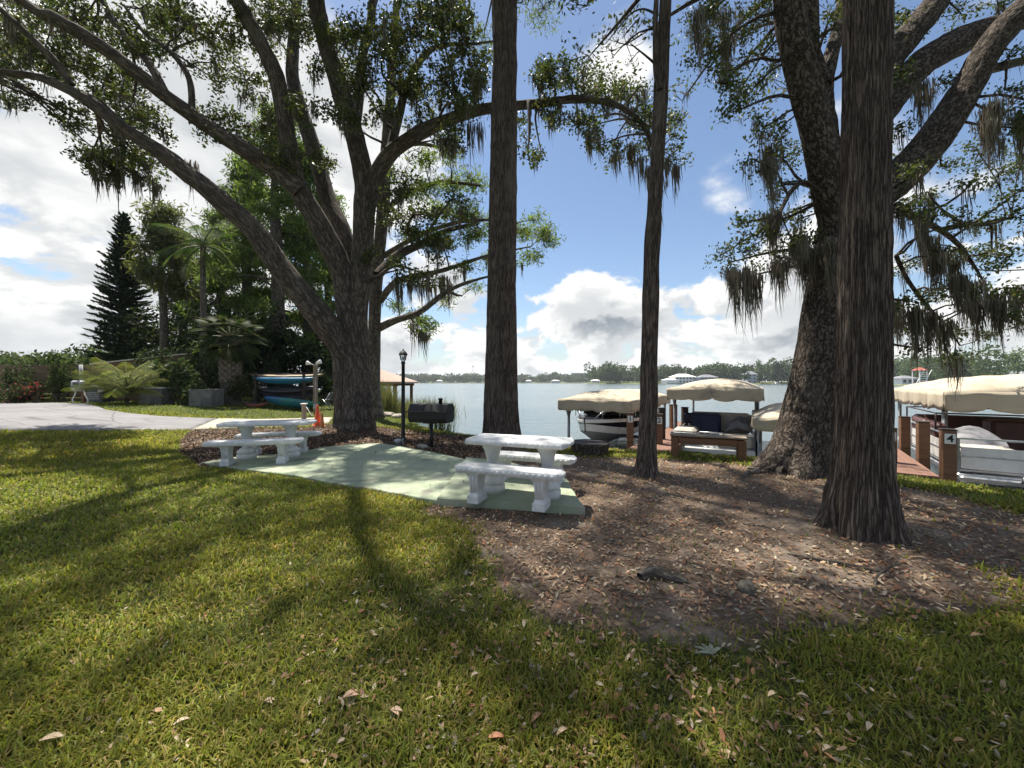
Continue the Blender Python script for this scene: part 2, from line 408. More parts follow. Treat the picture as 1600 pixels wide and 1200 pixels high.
def patiomat():
    m, g, b = newmat('green_painted_concrete')
    co = g.add('ShaderNodeTexCoord').outputs['Object']
    n = g.noise(co, 1.6, 8, 0.65); nf = g.noise(co, 30, 5, 0.7)
    col = g.mix(g.smooth(n, 0.35, 0.65), c4((0.255,0.305,0.205)), c4((0.335,0.375,0.255)))
    col = g.mix(g.smooth(g.noise(co, 3.1, 9, 0.72), 0.52, 0.66, 0.0, 0.8), col, c4((0.34,0.325,0.27)))
    col = g.mix(g.smooth(nf, 0.5, 0.75, 0, 0.5), col, c4((0.18,0.22,0.17)))
    col = g.mix(g.smooth(g.noise(co, 1.1, 4, 0.5, 1.0), 0.55, 0.70, 0, 0.8), col, c4((0.15,0.14,0.115)))
    g.link(col, b.inputs['Base Color']); b.inputs['Roughness'].default_value = 0.8
    g.link(g.bump(nf, 0.25, 0.01), b.inputs['Normal']); return m
M['patio'] = patiomat()
def drivemat():
    m, g, b = newmat('worn_pale_asphalt')
    co = g.add('ShaderNodeTexCoord').outputs['Object']
    n = g.noise(co, 0.9, 8, 0.7); nf = g.noise(co, 60, 4, 0.7)
    col = g.mix(g.smooth(n, 0.3, 0.7), c4((0.215,0.208,0.21)), c4((0.15,0.146,0.15)))
    col = g.mix(g.smooth(nf, 0.45, 0.75, 0, 0.55), col, c4((0.13,0.13,0.135)))
    cr = g.voro(g.vmath('ADD', g.scalev(co, 0.55, 1.3, 1), g.scalev(g.add('ShaderNodeTexNoise').outputs['Color'], 0.4, 0.4, 0)), 1.0, 'DISTANCE_TO_EDGE')
    col = g.mix(g.smooth(cr, 0.0, 0.03, 0.75, 0.0), col, c4((0.07,0.068,0.066)))
    g.link(col, b.inputs['Base Color']); b.inputs['Roughness'].default_value = 0.9
    g.link(g.bump(nf, 0.4, 0.01), b.inputs['Normal']); return m
M['drive'] = drivemat()
M['walk'] = mat('tan_concrete_walk', (0.43,0.38,0.30), (0.34,0.30,0.24), 3, 0.9, bump=0.3, dirt=(0.22,0.19,0.15))
def groundmat():
    m, g, b = newmat('lawn_and_bare_soil')
    a = g.add('ShaderNodeVertexColor', layer_name='Col')
    s3 = g.add('ShaderNodeSeparateColor'); g.link(a.outputs[0], s3.inputs[0])
    soil, mulch, dry = s3.outputs
    co = g.add('ShaderNodeTexCoord').outputs['Object']
    n1_ = g.noise(co, 1.3, 7, 0.65); nf = g.noise(co, 26, 7, 0.72); nm = g.noise(co, 7, 6, 0.65)
    grass = g.mix(g.smooth(nf, 0.3, 0.7), c4((0.035,0.050,0.014)), c4((0.085,0.095,0.028)))
    grass = g.mix(g.math('MULTIPLY', g.smooth(nm, 0.45, 0.7), 0.55), grass, c4((0.13,0.105,0.05)))
    dirt = g.mix(g.smooth(nf, 0.35, 0.7), c4((0.095,0.066,0.048)), c4((0.225,0.168,0.125)))
    dirt = g.mix(g.smooth(n1_, 0.5, 0.68, 0, 0.7), dirt, c4((0.30,0.25,0.20)))
    dirt = g.mix(g.smooth(nm, 0.55, 0.75, 0, 0.55), dirt, c4((0.065,0.044,0.032)))
    bark = g.mix(g.smooth(g.voro(co, 38, 'F1', 0), 0.2, 0.6), c4((0.115,0.073,0.05)), c4((0.03,0.02,0.015)))
    bark = g.mix(g.smooth(nm, 0.5, 0.7, 0, 0.5), bark, c4((0.17,0.12,0.085)))
    sj = g.math('ADD', soil, g.math('MULTIPLY', g.math('SUBTRACT', nm, 0.5), 0.9))
    col = g.mix(g.smooth(sj, 0.38, 0.62), grass, dirt)
    col = g.mix(g.smooth(mulch, 0.35, 0.65), col, bark)
    g.link(col, b.inputs['Base Color']); b.inputs['Roughness'].default_value = 0.95; b.inputs['Specular IOR Level'].default_value = 0.1
    g.link(g.bump(g.math('ADD', nf, g.math('MULTIPLY', nm, 0.8)), 0.8, 0.03), b.inputs['Normal']); return m
M['ground'] = groundmat()
def watermat():
    m, g, b = newmat('lake_water')
    co = g.add('ShaderNodeTexCoord').outputs['Object']
    a = g.noise(g.scalev(co, 1.0, 2.2, 1), 1.6, 4, 0.55, 0.4); c = g.noise(g.scalev(co, 0.35, 0.9, 1), 1.0, 3, 0.5); d = g.noise(g.scalev(co, 0.02, 0.05, 1), 1.0, 3)
    h = g.math('ADD', g.math('MULTIPLY', a, 0.5), c)
    b.inputs['Base Color'].default_value = (0.045, 0.075, 0.085, 1); b.inputs['Roughness'].default_value = 0.16
    b.inputs['IOR'].default_value = 1.33; b.inputs['Specular IOR Level'].default_value = 0.5
    g.link(g.mix(g.smooth(d, 0.35, 0.65), c4((0.11,0.15,0.165)), c4((0.135,0.175,0.18))), b.inputs['Base Color'])
    g.link(g.bump(h, 0.55, 0.25), b.inputs['Normal']); return m
M['water'] = watermat()
# ------------------------------------------------------------------ ground
def graded(lo, a, b, hi, step, grow=1.13):
    c = list(np.arange(a, b+1e-6, step)); s = step
    while c[-1] < hi: s *= grow; c.append(c[-1]+s)
    s = step
    while c[0] > lo: s *= grow; c.insert(0, c[0]-s)
    return np.array(c)
def wpoly(px): return [tuple(G(*p)[:2]) for p in px]
SOIL = wpoly([(700,700),(760,692),(880,714),(960,719),(1060,717),(1180,732),(1290,748),(1400,763),(1500,780),(1600,805),(1850,850),(1850,885),(1600,915),(1480,935),
              (1350,948),(1200,958),(1050,957),(900,938),(820,895),(770,845),(740,808),(690,795)])
MULCH = wpoly([(283,686),(300,673),(380,670),(480,668),(515,663),(600,668),(660,676),(730,682),(760,692),(740,727),(600,722),(400,737),(315,731),(280,708)])
PATIO = wpoly([(315,727),(350,720),(400,716),(465,711),(500,703),(545,698),(595,696),(645,704),(712,718),(728,722),(683,789),(640,781),(565,767),(500,756),(470,749),(415,742),(340,732)])
SLAB = wpoly([(683,789.5),(728,722),(800,731),(886,757),(893,772),(913,804)])
gx = graded(-1800, -9.0, 10.0, 1800, 0.11); gy = graded(-300, 0.8, 13.0, 2500, 0.11)
XX, YY = np.meshgrid(gx, gy); xx, yy = XX.ravel(), YY.ravel()
zz = gz(xx, yy)
soil_sd = poly_sd(xx, yy, SOIL); mul_sd = poly_sd(xx, yy, MULCH); pat_sd = np.maximum(poly_sd(xx, yy, PATIO), poly_sd(xx, yy, SLAB))
near = np.exp(-(np.hypot(xx, yy)/12)**4)
zz = zz+near*(0.012*n2(xx, yy, 2.3, 3)+0.008*n2(xx, yy, 7.0, 4))
zz = np.where(pat_sd > -0.12, np.minimum(zz, 0.0), zz)
sj = soil_sd+0.22*n2(xx, yy, 1.5, 5)+0.10*n2(xx, yy, 4.0, 6)
colr = np.zeros((len(xx), 4), np.float32); colr[:,3] = 1
colr[:,0] = sst(-0.5, 0.12, sj); colr[:,1] = sst(-0.15, 0.15, mul_sd+0.12*n2(xx, yy, 3.0, 8))
colr[:,0] = np.maximum(colr[:,0], sst(0.15, -0.3, shore_sd(xx, yy)))
ny, nx = XX.shape; idx = np.arange(ny*nx).reshape(ny, nx)
gf = np.stack([idx[:-1,:-1].ravel(), idx[:-1,1:].ravel(), idx[1:,1:].ravel(), idx[1:,:-1].ravel()], 1)
ground = mesh_np('ground', np.stack([xx, yy, zz], 1), gf, M['ground'], col=colr); tag(ground, kind='structure')
def sheet_z(x, y):
    """height of the ground mesh as built (bilinear)"""
    i = np.clip(np.searchsorted(gx, x)-1, 0, nx-2); j = np.clip(np.searchsorted(gy, y)-1, 0, ny-2)
    tx = (x-gx[i])/(gx[i+1]-gx[i]); ty = (y-gy[j])/(gy[j+1]-gy[j]); Z = zz.reshape(ny, nx)
    return (Z[j,i]*(1-tx)+Z[j,i+1]*tx)*(1-ty)+(Z[j+1,i]*(1-tx)+Z[j+1,i+1]*tx)*ty

# water
wm = MB(); wm.raw([(-2200,-400,WATER),(2200,-400,WATER),(2200,2900,WATER),(-2200,2900,WATER)], [(0,1,2,3)])
tag(wm.build('lake_water', M['water']), kind='structure')

# worn driveway, its concrete walk, the painted patio
def strip(name, nearp, farp, mat_, dz, m=60, k=14):
    def samp(pts):
        ws = np.array([tuple(G(*p)[:2]) for p in pts]); L = np.r_[0, np.cumsum(np.hypot(*np.diff(ws, axis=0).T))]
        t = np.linspace(0, L[-1], m); return np.stack([np.interp(t, L, ws[:,0]), np.interp(t, L, ws[:,1])], 1)
    a, b = samp(nearp), samp(farp)
    t = np.linspace(0, 1, k)[:,None,None]; g = a[None]*(1-t)+b[None]*t
    x, y = g[...,0].ravel(), g[...,1].ravel()
    j = np.zeros_like(g[...,0]); j[0] = 0.07*n2(a[:,0], a[:,1], 1.7, 12); j[-1] = 0.07*n2(b[:,0], b[:,1], 1.7, 13); y = y+j.ravel()
    z = sheet_z(x, y)+dz
    ii = np.arange(m*k).reshape(k, m)
    f = np.stack([ii[:-1,:-1].ravel(), ii[:-1,1:].ravel(), ii[1:,1:].ravel(), ii[1:,:-1].ravel()], 1)
    V = np.stack([x, y, z], 1); V2 = V.copy(); V2[:,2] -= 0.10
    ed = [(ii[0,q], ii[0,q+1]) for q in range(m-1)]+[(ii[q,m-1], ii[q+1,m-1]) for q in range(k-1)]+[(ii[k-1,q+1], ii[k-1,q]) for q in range(m-1)]+[(ii[q+1,0], ii[q,0]) for q in range(k-1)]
    N = len(V); f2 = [(e[0]+N, e[1]+N, e[1], e[0]) for e in ed]
    o = mesh_np(name, np.vstack([V, V2]), np.vstack([f, np.array(f2)]), mat_, smooth=False)
    return tag(o, kind='structure')
strip('driveway', [(-420,678),(-100,676),(150,674),(296,673)], [(-420,630),(0,631),(128,631),(150,635),(165,641),(200,647),(260,652),(338,655)], M['drive'], 0.03)
strip('concrete_walk', [(299,673),(380,670),(470,667),(512,662)], [(341,655),(400,656),(460,655),(520,653)], M['walk'], 0.034, 24, 5)
PZ, SZ = 0.06, 0.105
def slab(name, poly, z, mat_, bev=0.02):
    n = len(poly); c = Vector((sum(p[0] for p in poly)/n, sum(p[1] for p in poly)/n))
    pts = []
    for i in range(n):                              # subdivide and roughen the edge
        a, b = Vector(poly[i]), Vector(poly[(i+1) % n]); m = max(2, int((b-a).length/0.12))
        for k in range(m):
            q = a.lerp(b, k/m); q += Vector((random.uniform(-.012,.012), random.uniform(-.012,.012))); pts.append(q)
    mb = MB(); n = len(pts)
    ins = [p+(c-p).normalized()*bev for p in pts]
    vs = [(p.x, p.y, -0.15) for p in pts]+[(p.x, p.y, z-bev*.6) for p in pts]+[(p.x, p.y, z) for p in ins]
    fs = [tuple(range(2*n, 3*n))]+[(k*n+i, k*n+(i+1) % n, (k+1)*n+(i+1) % n, (k+1)*n+i) for k in (0,1) for i in range(n)]
    mb.raw(vs, fs); return tag(mb.build(name, mat_), kind='structure')
slab('patio', PATIO[::-1] if False else PATIO, PZ, M['patio'])
slab('patio_slab', SLAB, SZ, M['patio'])

# far banks of the lake
def bank(name, front, prof):
    front = np.array(front, float); n = len(front)
    d = np.gradient(front, axis=0); nrm = np.stack([d[:,1], -d[:,0]], 1); nrm /= np.linalg.norm(nrm, axis=1)[:,None]
    if (nrm*front).sum(1).mean() < 0: nrm = -nrm     # away from the viewer
    V = []
    for off, z in prof: V.append(np.c_[front+nrm*off, np.full(n, z)])
    ii = np.arange(n*len(prof)).reshape(len(prof), n)
    f = np.stack([ii[:-1,:-1].ravel(), ii[:-1,1:].ravel(), ii[1:,1:].ravel(), ii[1:,:-1].ravel()], 1)
    return tag(mesh_np(name, np.vstack(V), f, M['far_land']), kind='structure')
FARL = [(-900,760),(-500,800),(-215,800),(0,800),(110,790),(300,760),(500,700)]
PEN = [(84,424),(120,415),(167,400),(205,372),(242,335),(262,300),(262,262),(245,228),(228,200),(215,172),(230,120),(280,60),(380,0)]
bank('far_bank', FARL, [(-3,-1.2),(1,0.1),(20,1.0),(160,3.0),(900,4.0)])
bank('far_peninsula', PEN, [(-1,-1.2),(0,0.25),(14,0.9),(60,1.8),(160,2.2)])
# ------------------------------------------------------------------ tree tools
def catmull(pts, m):
    pts = np.asarray(pts, float); n = len(pts)
    L = np.r_[0, np.cumsum(np.linalg.norm(np.diff(pts[:,:3], axis=0), axis=1))]
    t = np.linspace(0, L[-1], m); i = np.clip(np.searchsorted(L, t, 'right')-1, 0, n-2)
    u = ((t-L[i])/(L[i+1]-L[i]+1e-9))[:,None]
    p0, p1, p2, p3 = pts[np.maximum(i-1,0)], pts[i], pts[i+1], pts[np.minimum(i+2,n-1)]
    return 0.5*((2*p1)+(-p0+p2)*u+(2*p0-5*p1+4*p2-p3)*u*u+(-p0+3*p1-3*p2+p3)*u**3), t
def limb(pts4, n=16, seg=0.12, ridge=0.0, k=6.0, fv=2.0, knob=0.05, flare=None, seed=0, m=None):
    """pts4: (x,y,z,radius).  Returns V,F,uv and the centre line."""
    pts4 = np.asarray(pts4, float)
    Lt = np.linalg.norm(np.diff(pts4[:,:3], axis=0), axis=1).sum()
    m = m or max(4, int(Lt/seg))
    q, t = catmull(pts4, m); c = q[:,:3]; r = np.maximum(q[:,3], 0.004)
    T = np.gradient(c, axis=0); T /= np.linalg.norm(T, axis=1)[:,None]
    u = np.array([0.02, 1.0, 0.05]); U = np.zeros_like(c)
    for i in range(m):
        u = u-T[i]*(u@T[i]); u /= np.linalg.norm(u)+1e-9; U[i] = u
    Wv = np.cross(T, U)
    th = np.linspace(0, 2*np.pi, n+1)
    rad = np.repeat(r[:,None], n+1, 1)
    if knob:
        Pn = np.stack([np.cos(th)[None]*1.3+0*t[:,None], np.sin(th)[None]*1.3+0*t[:,None], (t[:,None]/(r[:,None]*4+.05))+0*th[None]], 2).reshape(-1,3)
        rad = rad*(1+knob*vnoise(Pn+seed*7.3, seed+2).reshape(m, n+1))
    if flare is not None: rad = rad*flare(th[None], c[:,2:3], t[:,None])
    if ridge:
        kk = np.maximum(r[:,None]*k, 1.0)
        Pn = np.stack([np.cos(th)[None]*kk, np.sin(th)[None]*kk, t[:,None]*fv+0*th[None]], 2).reshape(-1,3)
        nz = vnoise(Pn+seed*3.1, seed).reshape(m, n+1); nz2 = vnoise(Pn*2.1+9, seed+5).reshape(m, n+1)
        rad = rad+ridge*((1-np.abs(nz))*1.2-0.6+0.5*nz2)*np.minimum(1, r[:,None]/0.12)
    V = c[:,None,:]+rad[...,None]*(np.cos(th)[None,:,None]*U[:,None,:]+np.sin(th)[None,:,None]*Wv[:,None,:])
    uv = np.stack([th[None]*r.mean()+0*t[:,None], t[:,None]+0*th[None]], 2)
    ii = np.arange(m*(n+1)).reshape(m, n+1)
    f = np.stack([ii[:-1,:-1].ravel(), ii[:-1,1:].ravel(), ii[1:,1:].ravel(), ii[1:,:-1].ravel()], 1)
    return V.reshape(-1,3), f, uv.reshape(-1,2), c
def join(parts):
    V = []; Fc = []; U = []; b = 0
    for v, f, u in parts: V.append(v); Fc.append(f+b); U.append(u); b += len(v)
    return np.vstack(V), np.vstack(Fc), np.vstack(U)
def unit(v): return v/(np.linalg.norm(v, axis=-1, keepdims=True)+1e-9)
def leaf_quads(C, size, aspect, colors, down=0.0, flat=0.0, dirs=None):
    """one bent diamond per centre"""
    n = len(C); d = unit(RNG.normal(size=(n,3))) if dirs is None else unit(dirs+0.35*RNG.normal(size=(n,3)))
    d[:,2] = d[:,2]*(1-flat)-down; d = unit(d)
    s = unit(np.cross(d, RNG.normal(size=(n,3))*np.array([1-flat*.7,1-flat*.7,1])))
    L = (size*RNG.uniform(0.65,1.3,n))[:,None]; W = L*aspect*0.5
    V = np.stack([C-d*L*.5, C+s*W, C+d*L*.5, C-s*W], 1).reshape(-1,3)
    f = np.arange(4*n).reshape(n,4)
    return V, f, np.repeat(colors, 4, 0)
def tint(n, base, var=0.3, alt=None, pa=0.15):
    c = np.array(base)[None]*RNG.uniform(1-var, 1+var, (n,1))*RNG.uniform(0.9,1.1,(n,3))
    if alt is not None:
        m = RNG.random(n) < pa; c[m] = np.array(alt)[None]*RNG.uniform(0.7,1.2,(m.sum(),1))
    return np.c_[np.clip(c,0.004,0.9), np.ones(n)]
def thin_tubes(A, B, r0, r1, bend=0.08, seg=3, sides=3):
    """many thin twigs at once, A->B"""
    n = len(A); d = B-A; L = np.linalg.norm(d, axis=1, keepdims=True); t = d/(L+1e-9)
    u = unit(np.cross(t, np.array([0.13,0.31,0.94]))); v = np.cross(t, u)
    off = (u*RNG.normal(size=(n,1))+v*RNG.normal(size=(n,1)))*L*bend
    Vs = []
    for k in range(seg+1):
        s = k/seg; c = A+d*s+off*4*s*(1-s)*0.5; r = (r0*(1-s)+r1*s)
        r = np.broadcast_to(np.asarray(r, float).reshape(-1,1), (n,1))
        for j in range(sides):
            a = 2*math.pi*j/sides; Vs.append(c+(u*math.cos(a)+v*math.sin(a))*r)
    V = np.stack(Vs, 1)
    f = []
    for k in range(seg):
        for j in range(sides): f.append((k*sides+j, k*sides+(j+1)%sides, (k+1)*sides+(j+1)%sides, (k+1)*sides+j))
    per = (seg+1)*sides
    Fc = (np.array(f)[None]+(np.arange(n)*per)[:,None,None]).reshape(-1,4)
    V = V.reshape(-1,3); return V, Fc, np.stack([V[:,0]+V[:,1], V[:,2]], 1)
def moss_ribbons(B, L, W, base=(0.175,0.160,0.125), drift=(0.05,0,0), seg=4):
    """hanging tapered ribbons from points B"""
    n = len(B); a = RNG.uniform(0, np.pi, n); s = np.stack([np.cos(a), np.sin(a), 0*a], 1)
    ph = RNG.uniform(0, 6.28, n); amp = RNG.uniform(0.01,0.05,n)[:,None]
    dr = np.array(drift)[None]+RNG.normal(0,0.05,(n,3))*np.array([1,1,0])
    Vs = []
    prof = [0.55,1.0,0.8,0.5,0.06] if seg == 4 else [0.6,1,0.05]
    for k in range(seg+1):
        q = k/seg; c = B+np.array([0,0,-1.0])*(L*q)[:,None]+dr*(L*q*q)[:,None]+s[:,[1,0,2]]*np.sin(ph+q*5)[:,None]*amp*q
        wd = (W*prof[k]*0.5)[:,None]; Vs += [c-s*wd, c+s*wd]
    V = np.stack(Vs, 1); f = np.array([(2*k,2*k+1,2*k+3,2*k+2) for k in range(seg)])
    per = 2*(seg+1); Fc = (f[None]+(np.arange(n)*per)[:,None,None]).reshape(-1,4)
    col = np.repeat(tint(n, base, 0.35, (0.11,0.095,0.07), 0.3), per, 0)
    return V.reshape(-1,3), Fc, col
def beard(P0, n, spread, lo, hi, wd=1.0, **kw):
    """moss clumps: around each anchor a bundle of ribbons, longest in the middle"""
    P0 = np.asarray(P0, float); k = len(P0)
    off = RNG.normal(0, 1, (k, n, 3))*np.array([spread, spread, spread*0.35])
    Lc = RNG.uniform(lo, hi, (k,1)); q = np.linalg.norm(off[...,:2], axis=2)/spread
    L = Lc*np.clip(1.15-0.45*q, 0.2, 1.2)*RNG.uniform(0.45,1.05,(k,n))
    W = wd*RNG.uniform(0.010,0.028,(k,n))*np.clip(Lc/0.6, 0.6, 1.6)
    B = (P0[:,None]+off).reshape(-1,3)
    return moss_ribbons(B, L.ravel(), W.ravel(), **kw)
def stack(ms):
    V = []; Fc = []; C = []; b = 0
    for v, f, c in ms: V.append(v); Fc.append(f+b); C.append(c); b += len(v)
    return np.vstack(V), np.vstack(Fc), np.vstack(C)
class Tree:
    def __init__(s, name, label, cat, base, group=None, bark='bark_oak'):
        s.root = thing(name, label, cat, base, 0.0, group); s.o = np.array(base, float); s.bark = M[bark]
        s.lines = []; s.twigs = []; s.leaves = []; s.moss = []
    def limb(s, pts4, name='limb', **kw):
        v, f, u, c = limb(pts4, **kw); mesh_np(name, v-s.o, f, s.bark, s.root, uv=u)
        s.lines.append(np.c_[c, np.interp(np.linspace(0,1,len(c)), np.linspace(0,1,len(pts4)), np.array(pts4)[:,3])]); return c
    def nearest(s, p, low=-1e9):
        A = np.vstack(s.lines); d = np.linalg.norm(A[:,:3]-p, axis=1)+np.where(A[:,2] > p[2]+0.6, 0.8, 0.0); i = d.argmin(); return A[i]
    def blobs(s, B, sprays=14, leaf=0.075, aspect=0.42, per=34, sig=0.14, base=(0.060,0.078,0.026), alt=(0.13,0.12,0.04), flatz=0.75, moss=0.35, mlen=(0.3,0.9), link=True, down=0.15, mossn=22, pa=0.12, mw=1.0):
        """B: (x,y,z,r) foliage clumps tied to the nearest limb"""
        B = np.asarray(B, float); SA = []; SB = []
        for (x,y,z,r) in B:
            c = np.array([x,y,z])
            if link:
                a = s.nearest(c); dd = np.linalg.norm(a[:3]-c)
                if dd > 0.15:
                    mid = (a[:3]+c)/2+RNG.normal(0,0.12,3)*dd*.5+np.array([0,0,0.08*dd])
                    r0 = min(a[3]*0.7, 0.018+0.016*dd)
                    v, f, u, _ = limb([(*a[:3],r0),(*(a[:3]*.6+mid*.4+RNG.normal(0,.04,3)*dd),r0*.8),(*mid,r0*.65),(*c,0.012)], n=7, m=max(5,int(dd/0.18)), knob=0.15)
                    s.twigs.append((v,f,u))
            ns = max(3, int(sprays*(r/0.8)**2)); d = unit(RNG.normal(size=(ns,3)))
            rr = r*RNG.uniform(0.25,1.05,(ns,1))**0.7
            S = c+d*rr*np.array([1,1,flatz])
            SA.append(np.repeat(c[None],ns,0)); SB.append(S)
        SA = np.vstack(SA); SB = np.vstack(SB); n = len(SB)
        if link: s.twigs.append(thin_tubes(SA, SB, 0.011, 0.004, 0.2))
        C = (SB[:,None]+RNG.normal(0,1,(n,per,3))*np.array([sig,sig,sig*.75])).reshape(-1,3)
        s.leaves.append(leaf_quads(C, leaf, aspect, tint(len(C), base, 0.38, alt, pa), down=down))
        mk = RNG.random(n) < moss
        if mk.any(): s.moss.append(beard(SB[mk]-np.array([0,0,.05]), mossn, 0.06, mlen[0], mlen[1], wd=mw))
    def beards(s, pts, n=30, spread=0.07, lo=0.4, hi=1.1, **kw): s.moss.append(beard(np.asarray(pts,float), n, spread, lo, hi, **kw))
    def limb_moss(s, step=0.35, prob=0.5, n=16, lo=0.15, hi=0.6, skip=0.25):
        for c in s.lines:
            k0 = int(len(c)*skip); sel = c[k0::max(1,int(step/0.12))]
            sel = sel[RNG.random(len(sel)) < prob]
            if len(sel): s.moss.append(beard(sel[:,:3]-np.c_[0*sel[:,3],0*sel[:,3],sel[:,3]*0.7], n, 0.07, lo, hi))
    def finish(s, leafmat_='leaf', twigname='branches'):
        if s.twigs: v,f,u = join(s.twigs); tag(mesh_np(twigname, v-s.o, f, s.bark, s.root, uv=u), kind='stuff')
        if s.leaves: v,f,c = stack(s.leaves); tag(mesh_np('crown', v-s.o, f, M[leafmat_], s.root, smooth=False, col=c), kind='stuff')
        if s.moss: v,f,c = stack(s.moss); tag(mesh_np('hanging_moss', v-s.o, f, M['moss'], s.root, smooth=False, col=c), kind='stuff')
        return s.root
def pxlimb(spec, d0):
    """(px, py, width_px, depth offset) -> world (x,y,z,r)"""
    o = []; n = len(spec)
    for i, (px, py, wd, dd) in enumerate(spec):
        d = d0+dd; p = P(px, py, d); a, b_ = spec[max(i-1,0)], spec[min(i+1,n-1)]
        rx, ry = px-CX, py-HY; R_ = math.hypot(rx, ry)+1e-6; tx, ty = b_[0]-a[0], b_[1]-a[1]; T_ = math.hypot(tx, ty)+1e-6
        ca = abs(rx*tx+ry*ty)/(R_*T_); inv = (1+(R_/F)**2)            # wide-angle stretch of the apparent width
        o.append((p.x, p.y, p.z, wd*0.5/F*d/math.sqrt((1-ca*ca)*inv+ca*ca)))
    return o
def pxblobs(spec, d0, jit, scale=1.0):
    o = []
    for q in spec:
        px, py, r = q[:3]; d = d0+(q[3] if len(q) > 3 else random.uniform(-jit, jit)); p = P(px, py, d)
        o.append((p.x, p.y, p.z, r*scale/F*d))
    return o
# ------------------------------------------------------------------ the big live oak by the patio
b = G(552, 669); D0 = b.y
oak = Tree('live_oak', 'huge spreading live oak with mossy limbs behind the two picnic sets', 'tree', (b.x, b.y, b.z), bark='bark_oakfar')
def rootflare(lobes, ph, h, amp, zb):
    return lambda th, z, t: 1+amp*np.exp(-np.maximum(z-zb,0)/h)*(0.55+0.45*np.cos(lobes*th+ph)+0.25*np.cos((lobes+2)*th+1.7*ph))
fl = rootflare(5, 0.6, 0.30, 0.34, b.z)
kw = dict(n=34, seg=0.10, ridge=0.028, k=9, fv=1.6, knob=0.10)
OA = [(535,677,30,0.1),(536,640,27,0),(536,590,28,-.1),(533,548,32,-.2),(513,510,42,-.4),(478,468,37,-.7),(439,420,34,-1),(392,355,31,-1.4),(327,299,27,-1.8),(257,243,23,-2.2),(187,196,19,-2.6),(140,159,17,-2.8),(70,124,12,-3),(0,112,9,-3.2),(-110,98,5,-3.4)]
OC = [(553,677,40,-0.1),(553,630,37,-.1),(550,560,35,0),(545,500,36,.1),(538,445,36,.1),(530,415,35,0),(495,345,33,-.4),(467,294,31,-.7),(453,243,28,-.9),(439,154,26,-1.2),(425,103,24,-1.4),(397,47,21,-1.6),(369,0,20,-1.8)]
OE = [(571,677,27,0.15),(570,630,25,.1),(564,560,26,.1),(560,500,28,.1),(564,430,30,.1),(569,330,33,.2),(569,280,31,.2),(551,201,29,.2),(532,140,28,.1),(509,70,24,0),(495,0,23,-.1)]
OB = [(470,300,30,-.75),(439,271,28,-1),(373,229,24,-1.5),(303,182,22,-2),(252,145,20,-2.4),(187,93,19,-2.9),(140,61,20,-3.2),(84,28,16,-3.5),(33,0,14,-3.7)]
OD = [(545,430,26,.4),(537,364,26,.7),(513,313,25,1.0),(490,233,24,1.4),(471,173,22,1.6),(457,117,20,1.8),(460,50,18,2.0),(470,-40,14,2.2),(500,-150,8,2.4)]
OF = [(570,350,26,.3),(582,290,27,.2),(607,243,27,0),(644,215,25,-.2),(700,187,22,-.4),(760,170,19,-.6),(840,162,15,-.8),(900,155,13,-.9),(960,163,11,-1),(1000,190,9,-1.1),(1025,240,6,-1.1),(1030,275,3,-1.1)]
OG = [(553,205,16,.3),(560,168,16,.4),(565,93,15,.6),(579,37,14,.7),(590,-20,13,.8)]
OH = [(609,240,15,0),(630,154,13,.2),(649,107,12,.3),(672,79,10,.4),(700,70,8,.4),(745,68,5,.4),(800,60,3,.4)]
OI = [(112,133,12,-2.9),(85,95,11,-3.1),(60,70,10,-3.2),(0,14,8,-3.5),(-70,-50,4,-3.8)]
OJ = [(262,150,12,-2.3),(230,95,11,-2.1),(190,50,10,-2),(160,0,8,-1.9),(130,-70,5,-1.8)]
OK_ = [(300,180,11,-2),(296,125,9,-1.8),(270,85,8,-1.7),(225,50,6,-1.6),(195,10,4,-1.5)]
OM = [(590,430,16,.5),(620,400,15,1),(660,380,12,1.4),(700,360,9,1.8),(745,350,5,2.1)]
# the limbs that carry on above and towards the viewer
EXT = {id(OC): [(-9.0,10.4,14.6,.12),(-8.6,8,15.4,.09),(-7.6,5.5,15.8,.06),(-6.4,3.2,15.8,.04)], id(OE): [(-6.2,11.5,16,.12),(-5.0,9,16.5,.09),(-2.6,6.8,16.5,.06),(-1.2,4.5,16,.04)],
       id(OG): [(-2.5,12,17.5,.09),(0,9.5,17.5,.06),(2,7.5,17,.04)], id(OB): [(-14,8,12.5,.12),(-14,5.5,13,.07),(-13,3.5,13,.04)]}
for sp, nm in ((OA,'limb'),(OC,'trunk'),(OE,'trunk'),(OB,'limb'),(OD,'limb'),(OF,'limb'),(OG,'limb'),(OH,'limb'),(OI,'limb'),(OJ,'limb'),(OK_,'limb'),(OM,'limb')):
    a = dict(kw); big = sp in (OA, OC, OE)
    if big: a['flare'] = fl
    else: a.update(n=22, ridge=0.016)
    wp = pxlimb(sp, D0)+(EXT[id(sp)] if id(sp) in EXT else [])
    oak.limb(wp, nm, seed=len(oak.lines)+1, **a)
